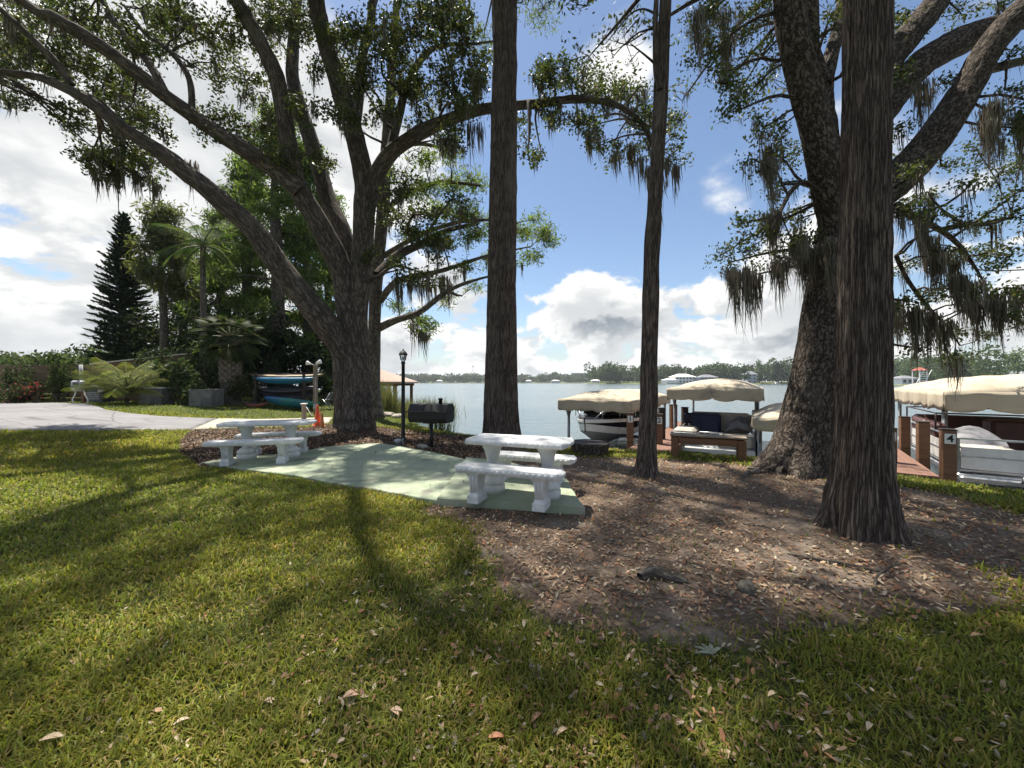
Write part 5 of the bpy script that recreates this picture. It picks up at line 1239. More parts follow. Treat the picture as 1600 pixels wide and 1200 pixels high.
# ------------------------------------------------------------------ docks, lifts, boats
def text_part(s, size, mat_, parent, mw):
    cu = bpy.data.curves.new('digit', 'FONT'); cu.body = s; cu.size = size; cu.align_x = 'CENTER'; cu.align_y = 'CENTER'; cu.extrude = .002; cu.offset = size*.02
    o = bpy.data.objects.new('tmp', cu); COL.objects.link(o); dg = bpy.context.evaluated_depsgraph_get(); dg.update()
    me = bpy.data.meshes.new_from_object(o.evaluated_get(dg)); bpy.data.objects.remove(o); me.materials.clear(); me.materials.append(mat_)
    q = link(bpy.data.objects.new('digit', me), parent); q.matrix_local = mw; return q
U1 = Vector((.53,.85)).normalized(); V1 = Vector((U1.y,-U1.x)); U2 = Vector((.6,.8)); V2 = Vector((.8,-.6))
def dock(lab, near_left, U, Vv, w_, L, z, skip=()):
    rz = math.atan2(U.y, U.x); root = thing('boat_dock', lab, 'dock', (near_left[0], near_left[1], z), rz, 'docks')
    n = int(L/.145)                                  # local X out over the lake, local -Y to the viewer's right
    me = None
    for i in range(n):
        if me is None:
            o = MB().box((0,-w_/2,-.018), (.137,w_,.036), bev=.005).build('plank', M['deck'], root); me = o.data
        else: o = link(bpy.data.objects.new('plank', me), root)
        o.location = (.07+i*.145, 0, random.uniform(-.002,.002))
    for y in (-.045,-w_+.045): MB().box((L/2,y+(.0),-.14), (L,.06,.20)).build('side_beam', M['wood_brown'], root)
    for i in range(int(L/2.2)+1):
        for y in (-.12,-w_+.12): MB().tube([(.5+i*2.2,y,-1.6),(.5+i*2.2,y,-.05)], .08, 10).build('piling', M['wood_dark'], root)
    return root
DZ = 0.03
D1 = Vector((2.72,9.05)); dock('brown decked dock between the first two boat slips', D1, U1, V1, .95, 7.5, DZ)
D2 = Vector((6.35,6.95)); dock('brown decked dock right of the nearest cypress trunk', D2, U2, V2, .95, 7.5, DZ)
def post(lab, x, y, ztop, num=None, w_=.17, rz=0.0, mat_='wood_brown', group='dock posts'):
    t = thing('dock_post', lab, 'post', (x, y, DZ), rz, group)
    MB().box((0,0,(ztop-DZ)/2-.7), (w_,w_,ztop-DZ+1.4), bev=.008).build('timber', M[mat_], t); MB().box((0,0,ztop-DZ+.012), (w_+.012,w_+.012,.024), bev=.006).build('cap', M['wood_dark'], t)
    if num:
        s = MB().box((0,-w_/2-.006,ztop-DZ-.14), (.13,.012,.17), bev=.003).build('number_sign', M['white_paint'], t)
        text_part(num, .17, M['dark_text'], s, Matrix.Translation((0,-w_/2-.0135,ztop-DZ-.14)) @ Matrix.Rotation(R(90),4,'X'))
    return t
def onray(px, d): return (px-CX)/F*d, d
post('brown dock post with the number one sign', *onray(984.5, 10.1), EYE-(646-HY)/F*10.1, '1', rz=R(-15))
post('brown dock post with the number two sign', *onray(1030, 9.75), EYE-(648-HY)/F*9.75, '2', rz=R(-20))
post('dark tall piling right behind the number two post', *onray(1034, 10.6), EYE-(638-HY)/F*10.6, None, .15, mat_='wood_dark')
post('tall dark piling at the far end of the first dock', *onray(1052, 13.0), EYE-(633-HY)/F*13, None, .2, mat_='wood_brown')
post('short dark piling right of the first dock end', *onray(1070, 12.6), EYE-(637-HY)/F*12.6, None, .17, mat_='wood_dark')
post('brown dock post with the number three sign, half hidden by the cypress', *onray(1391, 7.55), EYE-(670-HY)/F*7.55, '3', rz=R(-32))
post('brown dock post with the number four sign at the near end of the right dock', *onray(1481, 6.6), EYE-(672-HY)/F*6.6, '4', rz=R(-32))
post('middle brown post on the right dock edge', *onray(1442, 7.85), EYE-(660-HY)/F*7.85, None, rz=R(-32))
post('farthest brown post on the right dock edge', *onray(1413.5, 9.2), EYE-(652-HY)/F*9.2, None, rz=R(-32))

def canopy(lab, NL, U, Vv, w_, L, zv, h, rise, sag=0.055, seed=0):
    rz = math.atan2(U.y, U.x); z0 = WATER; root = thing('boat_lift_canopy', lab, 'canopy', (NL[0], NL[1], z0), rz, 'tan boat lift canopies')
    zz_ = zv-z0; m, n = 29, 21; V = []
    for i in range(m):
        for k in range(n):
            u, v = i/(m-1), k/(n-1)
            q = (1-abs(2*v-1)**2.6)*(1-abs(2*u-1)**7); V.append((u*L, -v*w_, zz_+rise*q))
    V = np.array(V); V[:,2] += sag*vnoise(np.c_[V[:,0]*1.3, V[:,1]*1.7, np.zeros(len(V))]+seed*5.0, seed)*.8-sag*.4*np.abs(np.sin(V[:,0]*math.pi/1.15))
    V[:,2] = np.where((V[:,0] < .01) | (V[:,0] > L-.01) | (V[:,1] > -.01) | (V[:,1] < -w_+.01), zz_, V[:,2])
    ii = np.arange(m*n).reshape(m,n); f = np.stack([ii[:-1,:-1].ravel(), ii[:-1,1:].ravel(), ii[1:,1:].ravel(), ii[1:,:-1].ravel()],1)
    top = mesh_np('canopy_top', V, f, M['canvas'], root); md = top.modifiers.new('thickness','SOLIDIFY'); md.thickness = .008
    per = [(0,0),(L,0),(L,-w_),(0,-w_)]
    for e in range(4):
        a, b_ = Vector(per[e]), Vector(per[(e+1)%4]); l = (b_-a).length; c = max(20, int(l/.05)); d = (b_-a).normalized(); nn_ = Vector((-d.y,d.x)); nn_ = -nn_ if nn_.dot((a+b_)/2-Vector((L/2,-w_/2))) < 0 else nn_
        ns = max(3, round(l/.62)); vs = []
        for i in range(c+1):
            s = i/c; p = a.lerp(b_, s); sc_ = abs(math.sin(math.pi*ns*s))**.45; hh_ = h*(.80+.20*sc_)*(1+.04*math.sin(s*17+seed)); wv = .018*math.sin(s*l*4.3+seed+e)+.012*math.sin(s*l*9.1+2*e)
            eo = min(1.0, 8*s, 8*(1-s))
            for r in range(5):
                t = r/4; vs.append((p.x+nn_.x*(.004+(.016+wv*t*1.6)*eo), p.y+nn_.y*(.004+(.016+wv*t*1.6)*eo), zz_+.004-hh_*t))
        fs = [(i*5+r, i*5+r+1, i*5+r+6, i*5+r+5) for i in range(c) for r in range(4)]
        o = MB().raw(vs, fs, True).build('valance', M['canvas'], root); md = o.modifiers.new('thickness','SOLIDIFY'); md.thickness = .006
    fr = []
    for x in (.55, L-.55):
        for y in (-.12, -w_+.12):
            MB().tube([(x,y,-1.0),(x,y,zz_-.03)], .045, 10).build('lift_post', M['steel'], root)
            for sx in (-1,1):
                MB().tube([(x,y,zz_-.62),(x+sx*.42,y,zz_-.04)], .022, 8).build('brace', M['steel'], root)
        MB().tube([(x,-.12,zz_-.05),(x,-w_+.12,zz_-.05)], .025, 8).build('cross_bar', M['steel'], root)
    for y in (-.08,-w_+.08): MB().tube([(.05,y,zz_-.03),(L-.05,y,zz_-.03)], .025, 8).build('side_rail', M['steel'], root)
    return root
NL1 = Vector((1.44,12.0)); canopy('tan lift canopy over the motor boat, left of the slim cypress', NL1, U1, V1, 2.25, 6.2, 1.07, .36, .26, seed=1)
NL2 = Vector((4.46,11.05)); canopy('highest tan lift canopy, over the covered pontoon boat in the second slip', NL2, U1, V1, 2.32, 5.4, 1.42, .34, .27, seed=2)
NL3 = Vector((5.19,8.25)); canopy('low small tan canopy half hidden by the leaning oak', NL3, U1, V1, 1.75, 3.0, .82, .28, .24, seed=3)
NL4 = Vector((9.0,8.0)); canopy('large tan lift canopy over the pontoon boat at the right edge', NL4, U2, V2, 3.0, 5.8, 1.40, .42, .36, seed=4)
# dark mark painted on the second canopy's near valance
mk = MB(); 
for a, b_ in (((.85,.10),(1.02,.10)),((.90,.15),(1.08,.16)),((1.0,.21),(1.22,.20)),((1.05,.06),(1.2,.11)),((1.12,.27),(1.15,.12)),((1.22,.09),(1.36,.11)),((.82,.05),(.95,.045))):
    mk.bar((-.034,-a[0],a[1]-.30),(-.034,-b_[0],b_[1]-.30), .004, .014)
cn = [o for o in bpy.data.objects if o.name.startswith('boat_lift_canopy')][1]
o = mk.build('valance_mark', M['vinyl_grey'], cn); o.location.z = 1.42-WATER-.0

def runabout(lab, bow, ang, zk):
    """local +X to the bow tip at the origin"""
    root = thing('motor_boat', lab, 'boat', (bow[0], bow[1], zk), ang); L = 5.4
    st = []; m = 22
    for i in range(m):
        q = i/(m-1); x = -L*q; b = 1.02*min(1,(q*2.6+.0))**.62 if q < .385 else 1.02
        b = max(.02,b); keel = .50*max(0,1-q/.30)**1.7; chine = .34+.24*max(0,1-q/.35)**1.3-.04*q; mid = chine+.20; sheer = .80+.10*(1-q)**2
        st.append((x,b,keel,chine,mid,sheer))
    def strip_(rows, name, mat_):
        mb = MB(); k = len(rows[0])
        for s in (1,-1):
            vs = [(p[0],s*p[1],p[2]) for r in rows for p in r]; fs = [(i*k+j, i*k+j+1, (i+1)*k+j+1, (i+1)*k+j) for i in range(len(rows)-1) for j in range(k-1)]
            mb.raw(vs, fs if s > 0 else [f[::-1] for f in fs], True)
        return mb.build(name, mat_, root)
    strip_([[(x+.0,0,kl),(x,b*.45,kl+(ch-kl)*.55),(x,b*.84,ch)] for x,b,kl,ch,md_,sh in st], 'hull_bottom', M['vinyl_grey'])
    strip_([[(x,b*.84,ch),(x+.02,b*.90,md_)] for x,b,kl,ch,md_,sh in st], 'lower_side', M['white_gel'])
    strip_([[(x+.02,b*.90,md_),(x+.06,b*.97,sh-.10)] for x,b,kl,ch,md_,sh in st], 'dark_side_band', M['dark_gel'])
    strip_([[(x+.06,b*.97,sh-.10),(x+.07,b*1.0,sh-.03),(x+.07,b*.96,sh)] for x,b,kl,ch,md_,sh in st], 'rub_rail', M['white_gel'])
    strip_([[(x+.07,b*.96,sh),(x+.05,b*.80,sh+.03),(x,0,sh+.06)] for x,b,kl,ch,md_,sh in st if True], 'deck', M['dark_gel'])
    x,b,kl,ch,md_,sh = st[-1]; MB().raw([(x,0,kl),(x,b*.84,ch),(x,b*.97,sh),(x,-b*.97,sh),(x,-b*.84,ch)], [(0,1,2,3,4)]).build('transom', M['white_gel'], root)
    # windshield, cover and rails
    ws = MB(); pts = [(-2.15,-.86),(-1.75,-.60),(-1.62,0),(-1.75,.60),(-2.15,.86)]; vs = [(x,y,.88) for x,y in pts]+[(x-.42,y*.9,1.32) for x,y in pts]
    wsh = ws.raw(vs, [(i,i+1,6+i,5+i) for i in range(4)]).build('windshield', M['tint'], root); fr = MB()
    for i in range(5): fr.tube([vs[i], vs[5+i]], .018, 6)
    fr.tube(vs[5:], .018, 6); fr.build('windshield_frame', M['alu'], wsh)
    MB().raw([(-.5,0,.96),(-1.7,.72,.93),(-1.7,-.72,.93),(-2.4,.85,1.25),(-2.4,-.85,1.25),(-4.6,.85,1.12),(-4.6,-.85,1.12),(-5.3,.7,.92),(-5.3,-.7,.92)],[(0,1,2),(1,3,4,2),(3,5,6,4),(5,7,8,6),(1,7,5,3),(2,4,6,8)]).build('mooring_cover', M['kayak_dark'], root)
    for s in (-1,1):
        rl = MB(); rl.tube([(-.25,s*.22,.93),(-.45,s*.36,1.10),(-1.0,s*.70,1.12),(-1.6,s*.84,.95)], .014, 6)
        for x_,y_ in ((-.45,.36),(-1.0,.70)): rl.tube([(x_,s*y_,.9),(x_,s*y_,1.1)], .011, 6)
        rl.build('bow_rail', M['alu'], root)
    tw = MB()
    for s in (-1,1): tw.tube([(-2.7,s*.92,.85),(-2.95,s*.85,1.40),(-3.1,s*.75,1.5)], .022, 8)
    tw.build('tower_bar', M['alu'], root)
    return root
rb = runabout('dark-banded white motor boat on a lift under the first canopy', (2.08,10.92), math.atan2(-U1.y,-U1.x), -.36)
MB().tube([(-1.2,-1.15,-.1),(-1.2,1.15,-.1)], .06, 8).build('lift_bunk', M['wood_grey'], rb); MB().tube([(-4.0,-1.15,-.05),(-4.0,1.15,-.05)], .06, 8).build('lift_bunk', M['wood_grey'], rb)
text_part('FL 2805', .12, M['white_paint'], rb, Matrix.Translation((-1.75,.985,.62)) @ Matrix.Rotation(R(180),4,'Z') @ Matrix.Rotation(R(84),4,'X')) if False else None

def pontoon(lab, nearc, U, w_, L, zdeck, kind):
    """local +X out over the lake from the near end, local -Y to the viewer's right"""
    rz = math.atan2(U.y, U.x); root = thing('pontoon_boat', lab, 'boat', (nearc[0], nearc[1], zdeck), rz, 'pontoon boats')
    MB().box((L/2,0,-.05), (L,w_,.10), bev=.02).build('deck_frame', M['alu'], root)
    for y in (-w_*.33,w_*.33):
        MB().tube([(-.28,y,-.26),(-.15,y,-.29),(.05,y,-.33),(.3,y,-.36),(L-.1,y,-.36),(L,y,-.36)], [.03,.12,.20,.25,.25,.2], 16).build('pontoon_tube', M['alu'], root)
    H = .62 if kind == 4 else .30
    def panel(a, b_, name='fence_panel', inner=None):
        a, b_ = Vector(a), Vector(b_); d = (b_-a); l = d.length; d.normalize()
        pn = MB().bar(a+Vector((0,0,H*.45))+d*.03, b_+Vector((0,0,H*.45))-d*.03, .012, H*.62).build(name, M['white_gel'] if not inner else M[inner], root)
        r = MB()
        for z in (.05, H*.5 if kind == 4 else H*.98, H): r.bar(a+Vector((0,0,z)), b_+Vector((0,0,z)), .034, .034, .006)
        for q in (a, b_): r.bar(q+Vector((0,0,.0)), q+Vector((0,0,H)), .036, .036)
        r.build('panel_rail', M['alu'], pn); return pn
    y0 = w_/2-.03
    if kind == 4:
        for x0, x1 in ((.06,1.1),(1.14,2.3),(2.34,3.6),(3.64,5.0)):
            panel((x0,y0,0),(x1,y0,0)); panel((x0,-y0,0),(x1,-y0,0))
        panel((.06,y0,0),(.06,.12,0)); gt = panel((.06,.08,0),(.06,-.55,0), 'gate', 'white_gel'); panel((.06,-.59,0),(.06,-y0,0))
        MB().box((.62,y0-.40,.24), (.95,.72,.42), bev=.05).build('bow_seat', M['vinyl_beige'], root); MB().box((.62,-y0+.40,.24), (.95,.72,.42), bev=.05).build('bow_seat', M['vinyl_beige'], root)
        for k, (x,y) in enumerate(((2.1,y0-.30),(3.2,y0-.30),(2.6,-y0+.32),(3.9,-y0+.32))):
            s = MB().box((x,y,.22), (1.0,.56,.40), bev=.05).build('bench_seat', M['vinyl_beige'], root); MB().box((x,y+(.2 if y > 0 else -.2),.58), (1.0,.18,.36), bev=.05).build('seat_back', M['vinyl_maroon'], s)
        MB().box((3.0,-.2,.40), (.6,.7,.8), bev=.06).build('helm_console', M['vinyl_maroon'], root); MB().box((4.8,0,.5), (.6,w_*.8,.5), bev=.08).build('rear_lounge', M['vinyl_maroon'], root)
        cv = MB(); m, n = 13, 9; vs = []
        for i in range(m):
            for k in range(n):
                u, v = i/(m-1), k/(n-1); vs.append((.75+u*.9, y0-.05-v*.75, .40+.34*math.sin(math.pi*min(1,u*1.05+.0))**.6*math.sin(math.pi*(.12+.8*v))+.04*math.sin(9*u+5*v)))
        cv.raw(vs, [(i*n+k,i*n+k+1,(i+1)*n+k+1,(i+1)*n+k) for i in range(m-1) for k in range(n-1)], True).build('folded_cover', M['vinyl_grey'], root)
        bt = MB(); bt.tube([(1.5,y0,.98),(1.5,-y0,.98)], .016, 8); bt.tube([(4.2,y0,.98),(4.2,-y0,.98)], .016, 8)
        for s in (-1,1):
            bt.tube([(1.5,s*y0,.60),(1.5,s*y0,.98),(4.2,s*y0,.98),(4.2,s*y0,.60)], .016, 8)
        bt.build('grab_rail', M['rust_iron'], root)
        ld = MB()
        for y in (.55,.28): ld.tube([(-.12,y,-.05),(-.20,y,.05),(-.26,y,-.02),(-.30,y,-.14),(-.30,y,-.30)], .02, 8)
        ld.bar((-.30,.55,-.2),(-.30,.28,-.2), .06, .02); ld.build('boarding_ladder', M['alu'], root)
        MB().tube([(.0,-.2,.0),(.0,-.2,.28)], .02, 8).build('cleat_post', M['alu'], root)
        MB().box((-.05,0,-.08), (.12,w_*.98,.10), bev=.02).build('front_bumper', M['alu'], root)
    else:
        panel((.05,y0,0),(1.6,y0,0)); panel((1.64,y0,0),(3.4,y0,0)); panel((.05,-y0,0),(1.6,-y0,0)); panel((.05,y0,0),(.05,.30,0)); panel((.05,-.30,0),(.05,-y0,0))
        MB().box((.55,y0-.30,.22), (.85,.56,.40), bev=.07).build('bow_seat', M['vinyl_beige'], root); MB().box((.35,-y0+.42,.15), (.7,.8,.30), bev=.05).build('bow_seat', M['vinyl_beige'], root)
        MB().box((1.10,.20,.46), (.50,.72,.62), bev=.05).build('seat_cover', M['vinyl_navy'], root)
        cv = MB(); m, n = 13, 11; vs = []
        for i in range(m):
            for k in range(n):
                u, v = i/(m-1), k/(n-1); vs.append((.55+u*.8, -.30-v*.62, .28+.42*math.sin(math.pi*(.05+.9*v))**.5*(.35+.65*u)+.03*math.sin(11*u+4*v)+.02*math.sin(17*v)))
        cv.raw(vs, [(i*n+k,i*n+k+1,(i+1)*n+k+1,(i+1)*n+k) for i in range(m-1) for k in range(n-1)], True).build('loose_cover', M['vinyl_grey'], root)
        MB().box((1.75,-.45,.48), (.5,.8,.55), bev=.06).build('helm_console', M['vinyl_beige'], root)
        MB().box((2.0,0,.55), (.12,w_*.95,.32), bev=.05).build('rear_cover', M['vinyl_navy'], root)
        MB().box((3.2,0,.35), (.9,w_*.9,.6), bev=.08).build('rear_lounge', M['vinyl_grey'], root)
        gr_ = MB(); gr_.tube([(.05,.30,.30),(.05,.26,.36),(.05,-.26,.36),(.05,-.30,.30)], .016, 8)
        for y in (-.15,0,.15): gr_.tube([(.05,y,.0),(.05,y,.36)], .01, 6)
        gr_.build('bow_gate', M['alu'], root)
        MB().box((-.06,0,-.09), (.10,w_,.12), bev=.02).build('front_bumper', M['white_gel'], root)
        dr = MB(); vs = []
        for i in range(9):
            for k in range(7):
                u, v = i/8, k/6; vs.append((-.05+u*1.9, -y0-.03-.10*v-.03*math.sin(8*u+3*v), .34-.62*v+.05*math.sin(6*u)))
        dr.raw(vs, [(i*7+k,i*7+k+1,(i+1)*7+k+1,(i+1)*7+k) for i in range(8) for k in range(6)], True).build('hanging_cover', M['vinyl_grey'], root)
    return root
pontoon('pontoon boat with navy and grey covers behind the wooden bench', (5.10,9.86), U1, 1.95, 5.2, -.06, 2)
pontoon('white-fenced pontoon boat with maroon seats beside the number four post', (8.97,6.13), U2, 2.5, 6.0, -.03, 4)

# jet ski under the small canopy (mostly hidden) is out of sight; wooden shore bench
a, b_ = G(1053, 713), G(1160, 719.5); mid = (a+b_)/2; d = b_-a
t = thing('wooden_bench', 'low brown wooden bench with a grey top at the waterside', 'bench', (mid.x, mid.y, min(a.z,b_.z)), math.atan2(d.y, d.x)); Lb = d.length+.10
zt = EYE-(684-HY)/F*mid.y-mid.z+.03
for s in (-1,1):
    for y in (-.14,.14): MB().box((s*(Lb/2-.07),y,zt/2-.1), (.14,.10,zt+.14), bev=.008).build('leg', M['wood_brown'], t)
for y in (-.145,.145): MB().box((0,y,zt-.085), (Lb-.29,.045,.13), bev=.005).build('apron', M['wood_brown'], t)
for k in range(3): MB().box((0,-.135+k*.135,zt+.02), (Lb+.04,.128,.036), bev=.006).build('top_plank', M['wood_grey'], t)

# ------------------------------------------------------------------ houses and landmarks across the lake
def far_house(lab, px, d, w_, dp, h, wallm, roofm, rh, nwin, rows=1, rz=0, wing=None, cat='house', name='lake_house'):
    x = (px-CX)/F*d; t = thing(name, lab, cat, (x, d, .3), R(rz), 'buildings across the lake')
    MB().box((0,0,h/2), (w_,dp,h)).build('wall', M[wallm], t); hip(MB(), w_, dp, rh, h+.12, .8, .4).build('roof', M[roofm], t)
    for r in range(rows):
        for i in range(nwin):
            xw = -w_/2+w_*(i+.5)/nwin; zz_ = h*(r+.55)/rows
            f = MB().box((xw,-dp/2-.02,zz_), (w_/nwin*.55,.10,h/rows*.5)).build('window', M['window_dark'], t); MB().box((xw,-dp/2-.06,zz_-h/rows*.27), (w_/nwin*.62,.2,.18)).build('sill', M['white_paint'], f)
    if wing:
        wx, ww_, wh = wing; MB().box((wx,-dp*.2,wh/2), (ww_,dp*.9,wh)).build('wing', M[wallm], t); hip(MB(), ww_, dp*.9, rh*.6, wh+.1, .6, .3).build('wing_roof', M[roofm], t).location = (wx,-dp*.2,0)
    return t
far_house('large white two-storey house with a white roof across the lake', 1066, 372, 20, 12, 6.2, 'pale_wall', 'white_roof', 3.0, 6, 2, 5, (-14,11,3.2))
far_house('blue-grey waterside house right of the white one', 1104, 360, 16, 10, 5.6, 'grey_wall', 'grey_roof', 2.6, 5, 2)
far_house('tall grey house half hidden by dark trees on the far shore', 1171, 340, 8, 8, 8.0, 'grey_wall', 'grey_roof', 3.0, 2, 3)
far_house('small pale boathouse on the far seawall', 930, 415, 8, 6, 2.8, 'pale_wall', 'white_roof', 1.3, 3)
far_house('flat grey apartment block above the far tree line', 906, 860, 36, 20, 21, 'grey_wall', 'grey_roof', .6, 9, 5, cat='building', name='apartment_block')
far_house('low white house on the far shore left of the apartment block', 868, 792, 16, 8, 4, 'pale_wall', 'white_roof', 2.0, 4)
far_house('tiny white house on the far shore near the big cypress trunk', 826, 796, 12, 8, 3.6, 'pale_wall', 'white_roof', 2.0, 3)
far_house('tiny pale house on the far left shore', 687, 796, 11, 8, 3.8, 'pale_wall', 'white_roof', 1.8, 3)
far_house('long low cream building across the water at the right edge', 1530, 186, 15, 7, 2.4, 'tan_wall', 'white_roof', .5, 5)
far_house('small pale building with a grey roof at the right edge shore', 1592, 176, 8, 6, 2.8, 'pale_wall', 'grey_roof', 1.6, 3)
far_house('low cream house among trees right of the big cypress', 1412, 215, 9, 7, 3.2, 'pale_wall', 'grey_roof', 1.6, 3)
far_house('low reddish-roofed shed on the far bank', 1478, 190, 14, 6, 1.3, 'tan_wall', 'red_roof', .8, 4)
dst = 190; x = (1437-CX)/F*dst; t = thing('slide_tower', 'white stair tower with a red roof across the water', 'tower', (x, dst, .4), R(10), 'buildings across the lake')
for s in (-1,1):
    for y in (-1,1): MB().box((s*2.2,y*1.5,3.4), (.3,.3,7.0)).build('post', M['white_paint'], t)
for k in range(6): MB().bar((-3.6+k*.25,-1.7,1.0+k*.95),(1.2+k*.25,-1.7,1.0+k*.95), .25, .28).build('landing', M['white_paint'], t)
MB().bar((-4.6,-1.75,.6),(0.2,-1.75,7.2), .2, .3).build('stringer', M['white_paint'], t); MB().bar((0.2,-1.75,.6),(4.8,-1.75,7.2), .2, .3).build('stringer', M['white_paint'], t)
hip(MB(), 4.6, 3.2, 1.5, 7.0, .3, .5).build('roof', M['red_roof'], t)
t = thing('radio_mast', 'thin radio mast above the far trees left of the big cypress', 'mast', ((739-CX)/F*900, 900, 1.5), 0, 'buildings across the lake')
for k in range(3): a = 2.094*k; MB().tube([(math.cos(a)*1.6, math.sin(a)*1.6, 0),(math.cos(a)*.5, math.sin(a)*.5, 38)], .22, 5).build('mast_leg', M['steel'], t)
for k in range(7): MB().box((0,0,4+k*5), (2.6-k*.25,2.6-k*.25,.3)).build('mast_ring', M['steel'], t)
MB().box((0,0,37), (3.5,3.5,1.6)).build('antenna_head', M['steel'], t)
for px, lab in ((1212,'small white boat moored off the far shore near the leaning oak'),):
    d = 322; t = thing('moored_boat', lab, 'boat', ((px-CX)/F*d, d, WATER), R(10))
    MB().raw([(-4,0,.9),(-3,-1.2,.9),(3.6,-1.2,.8),(3.6,1.2,.8),(-3,1.2,.9),(-2.6,-.8,-.2),(3.4,-.9,-.2),(3.4,.9,-.2),(-2.6,.8,-.2)],[(0,1,2,3,4),(1,5,6,2),(2,6,7,3),(3,7,8,4),(0,5,1),(0,4,8),(0,8,5)]).build('hull', M['white_gel'], t)
    MB().box((.8,0,1.5), (2.4,1.6,1.2), bev=.2).build('cabin', M['white_gel'], t); MB().box((.8,-.82,1.6), (1.8,.05,.5)).build('window', M['window_dark'], t)
# ------------------------------------------------------------------ lawn blades, leaf litter
def in_view(x, y, m=1.06): return (y > 1.1) & (np.abs(x) < y*1.333*m+.25)
def scatter(n, y0, y1, power):
    """ground points thinning with distance, inside the view wedge"""
    u = RNG.random(n); p = 2-power; y = (y0**p+u*(y1**p-y0**p))**(1/p); x = RNG.uniform(-1,1,n)*(y*1.42+.3)
    return x, y
DRV = wpoly([(-420,678),(-100,676),(150,674),(296,673),(512,662),(520,653),(338,655),(260,652),(200,647),(165,641),(150,635),(128,631),(0,631),(-420,630)])
def lawn_ok(x, y, edge=0.0):
    s = poly_sd(x, y, SOIL)+.22*n2(x, y, 1.5, 5)+.10*n2(x, y, 4.0, 6)
    keep = RNG.random(len(x)) > sst(-.42, .15, s)*0.995
    keep &= ~((s > -.25) & (RNG.random(len(x)) > .5+.5*n2(x, y, 2.6, 21)))
    m = np.maximum(poly_sd(x, y, MULCH), np.maximum(poly_sd(x, y, PATIO), poly_sd(x, y, SLAB)))
    keep &= m < -.02+.03*n2(x, y, 5, 9); keep &= poly_sd(x, y, DRV) < .0; keep &= shore_sd(x, y) > .15
    return keep
x, y = scatter(480000, 1.15, 13.5, 1.05); k = lawn_ok(x, y); x, y = x[k], y[k]; n = len(x)
x = np.r_[x]; d = np.hypot(x, y); z = sheet_z(x, y)
# worn patches, clumps
cl = n2(x, y, 1.1, 31)+.6*n2(x, y, 3.7, 32); k = RNG.random(n) < np.clip(.76+.6*cl, .15, 1); x, y, z, d, cl = x[k], y[k], z[k], d[k], cl[k]; n = len(x)
L = RNG.uniform(.04,.088,n)*(1+.25*cl)*np.clip(1.0+.02*d,1,1.3); W = RNG.uniform(.0052,.0092,n)*np.clip(d/2.6,1,3.2)
v, f, c = blades(np.stack([x,y,z-.004],1), L, W, .95, (0.185,0.215,0.040), (0.34,0.28,0.11), .13, seg=2, curl=.9)
yl = np.repeat(np.clip(.5+.9*n2(x, y, .55, 41)+.3*n2(x,y,2.1,42),0,1), 5)[:,None]; c[:,:3] = c[:,:3]*(1-yl*.55)+c[:,:3]*np.array([1.5,1.18,.85])*yl*.55
tag(mesh_np('lawn_grass', v, f, M['grassblade'], None, smooth=False, col=c), 'short broad-bladed lawn grass in the foreground', 'grass', kind='stuff')
# farther lawn strips (beyond the driveway, along the bank)
x, y = scatter(105000, 11, 26, 1.0); k = lawn_ok(x, y) & (x < 6); x, y = x[k], y[k]; n = len(x)
v, f, c = blades(np.stack([x,y,sheet_z(x,y)-.01],1), RNG.uniform(.05,.10,n), np.full(n,.03), .8, (0.15,0.19,0.04), (0.25,0.22,0.09), .08, seg=2, curl=.9)
tag(mesh_np('far_lawn_grass', v, f, M['grassblade'], None, smooth=False, col=c), 'lawn grass beyond the driveway and along the bank', 'grass', kind='stuff')
# sprigs on the dirt and along the bank
x, y = scatter(60000, 2.4, 12, 1.0); s = shore_sd(x, y); k = (poly_sd(x, y, SOIL) > -.1) & (RNG.random(len(x)) < .03+.22*np.clip(n2(x,y,1.3,51)-.1,0,1)); k |= (s > .12) & (s < .75+.25*n2(x,y,1.2,3)) & (x > -2.5); k &= (poly_sd(x,y,PATIO) < -.05) & (poly_sd(x,y,SLAB) < -.05)
x, y = x[k], y[k]; n = len(x)
v, f, c = blades(np.stack([x,y,sheet_z(x,y)-.004],1), RNG.uniform(.03,.075,n), RNG.uniform(.006,.014,n), .9, (0.115,0.14,0.035), (0.22,0.19,0.085), .2, seg=2, curl=.9)
tag(mesh_np('bank_grass', v, f, M['grassblade'], None, smooth=False, col=c), 'sparse grass along the bank and on the dirt', 'grass', kind='stuff')

def fallen(x, y, L, asp, cols, lift=.006, tilt=.35):
    n = len(x); z = sheet_z(x, y)+lift*RNG.uniform(.3,1.5,n); a = RNG.uniform(0,6.283,n); t = RNG.normal(0,tilt,n)
    d = np.stack([np.cos(a)*np.cos(t), np.sin(a)*np.cos(t), np.sin(t)],1); s = np.stack([-np.sin(a), np.cos(a), RNG.normal(0,.3,n)],1); up = np.array([0,0,1.0])
    C = np.stack([x,y,z+np.abs(np.sin(t))*L*.4],1); l = L[:,None]; w_ = (L*asp)[:,None]*.5; cu = (L*RNG.uniform(-.02,.16,n))[:,None]
    V = np.stack([C-d*l*.5, C-d*l*.12+s*w_+up*cu, C-d*l*.1-up*0, C-d*l*.12-s*w_+up*cu, C+d*l*.28+s*w_*.8+up*cu, C+d*l*.28-s*w_*.8+up*cu, C+d*l*.5+up*cu*.6],1)
    f = np.array([(0,1,2),(0,2,3),(1,4,2),(2,5,3),(2,4,6),(2,6,5)]); return V.reshape(-1,3), (f[None]+(np.arange(n)*7)[:,None,None]).reshape(-1,3), np.repeat(cols,7,0)
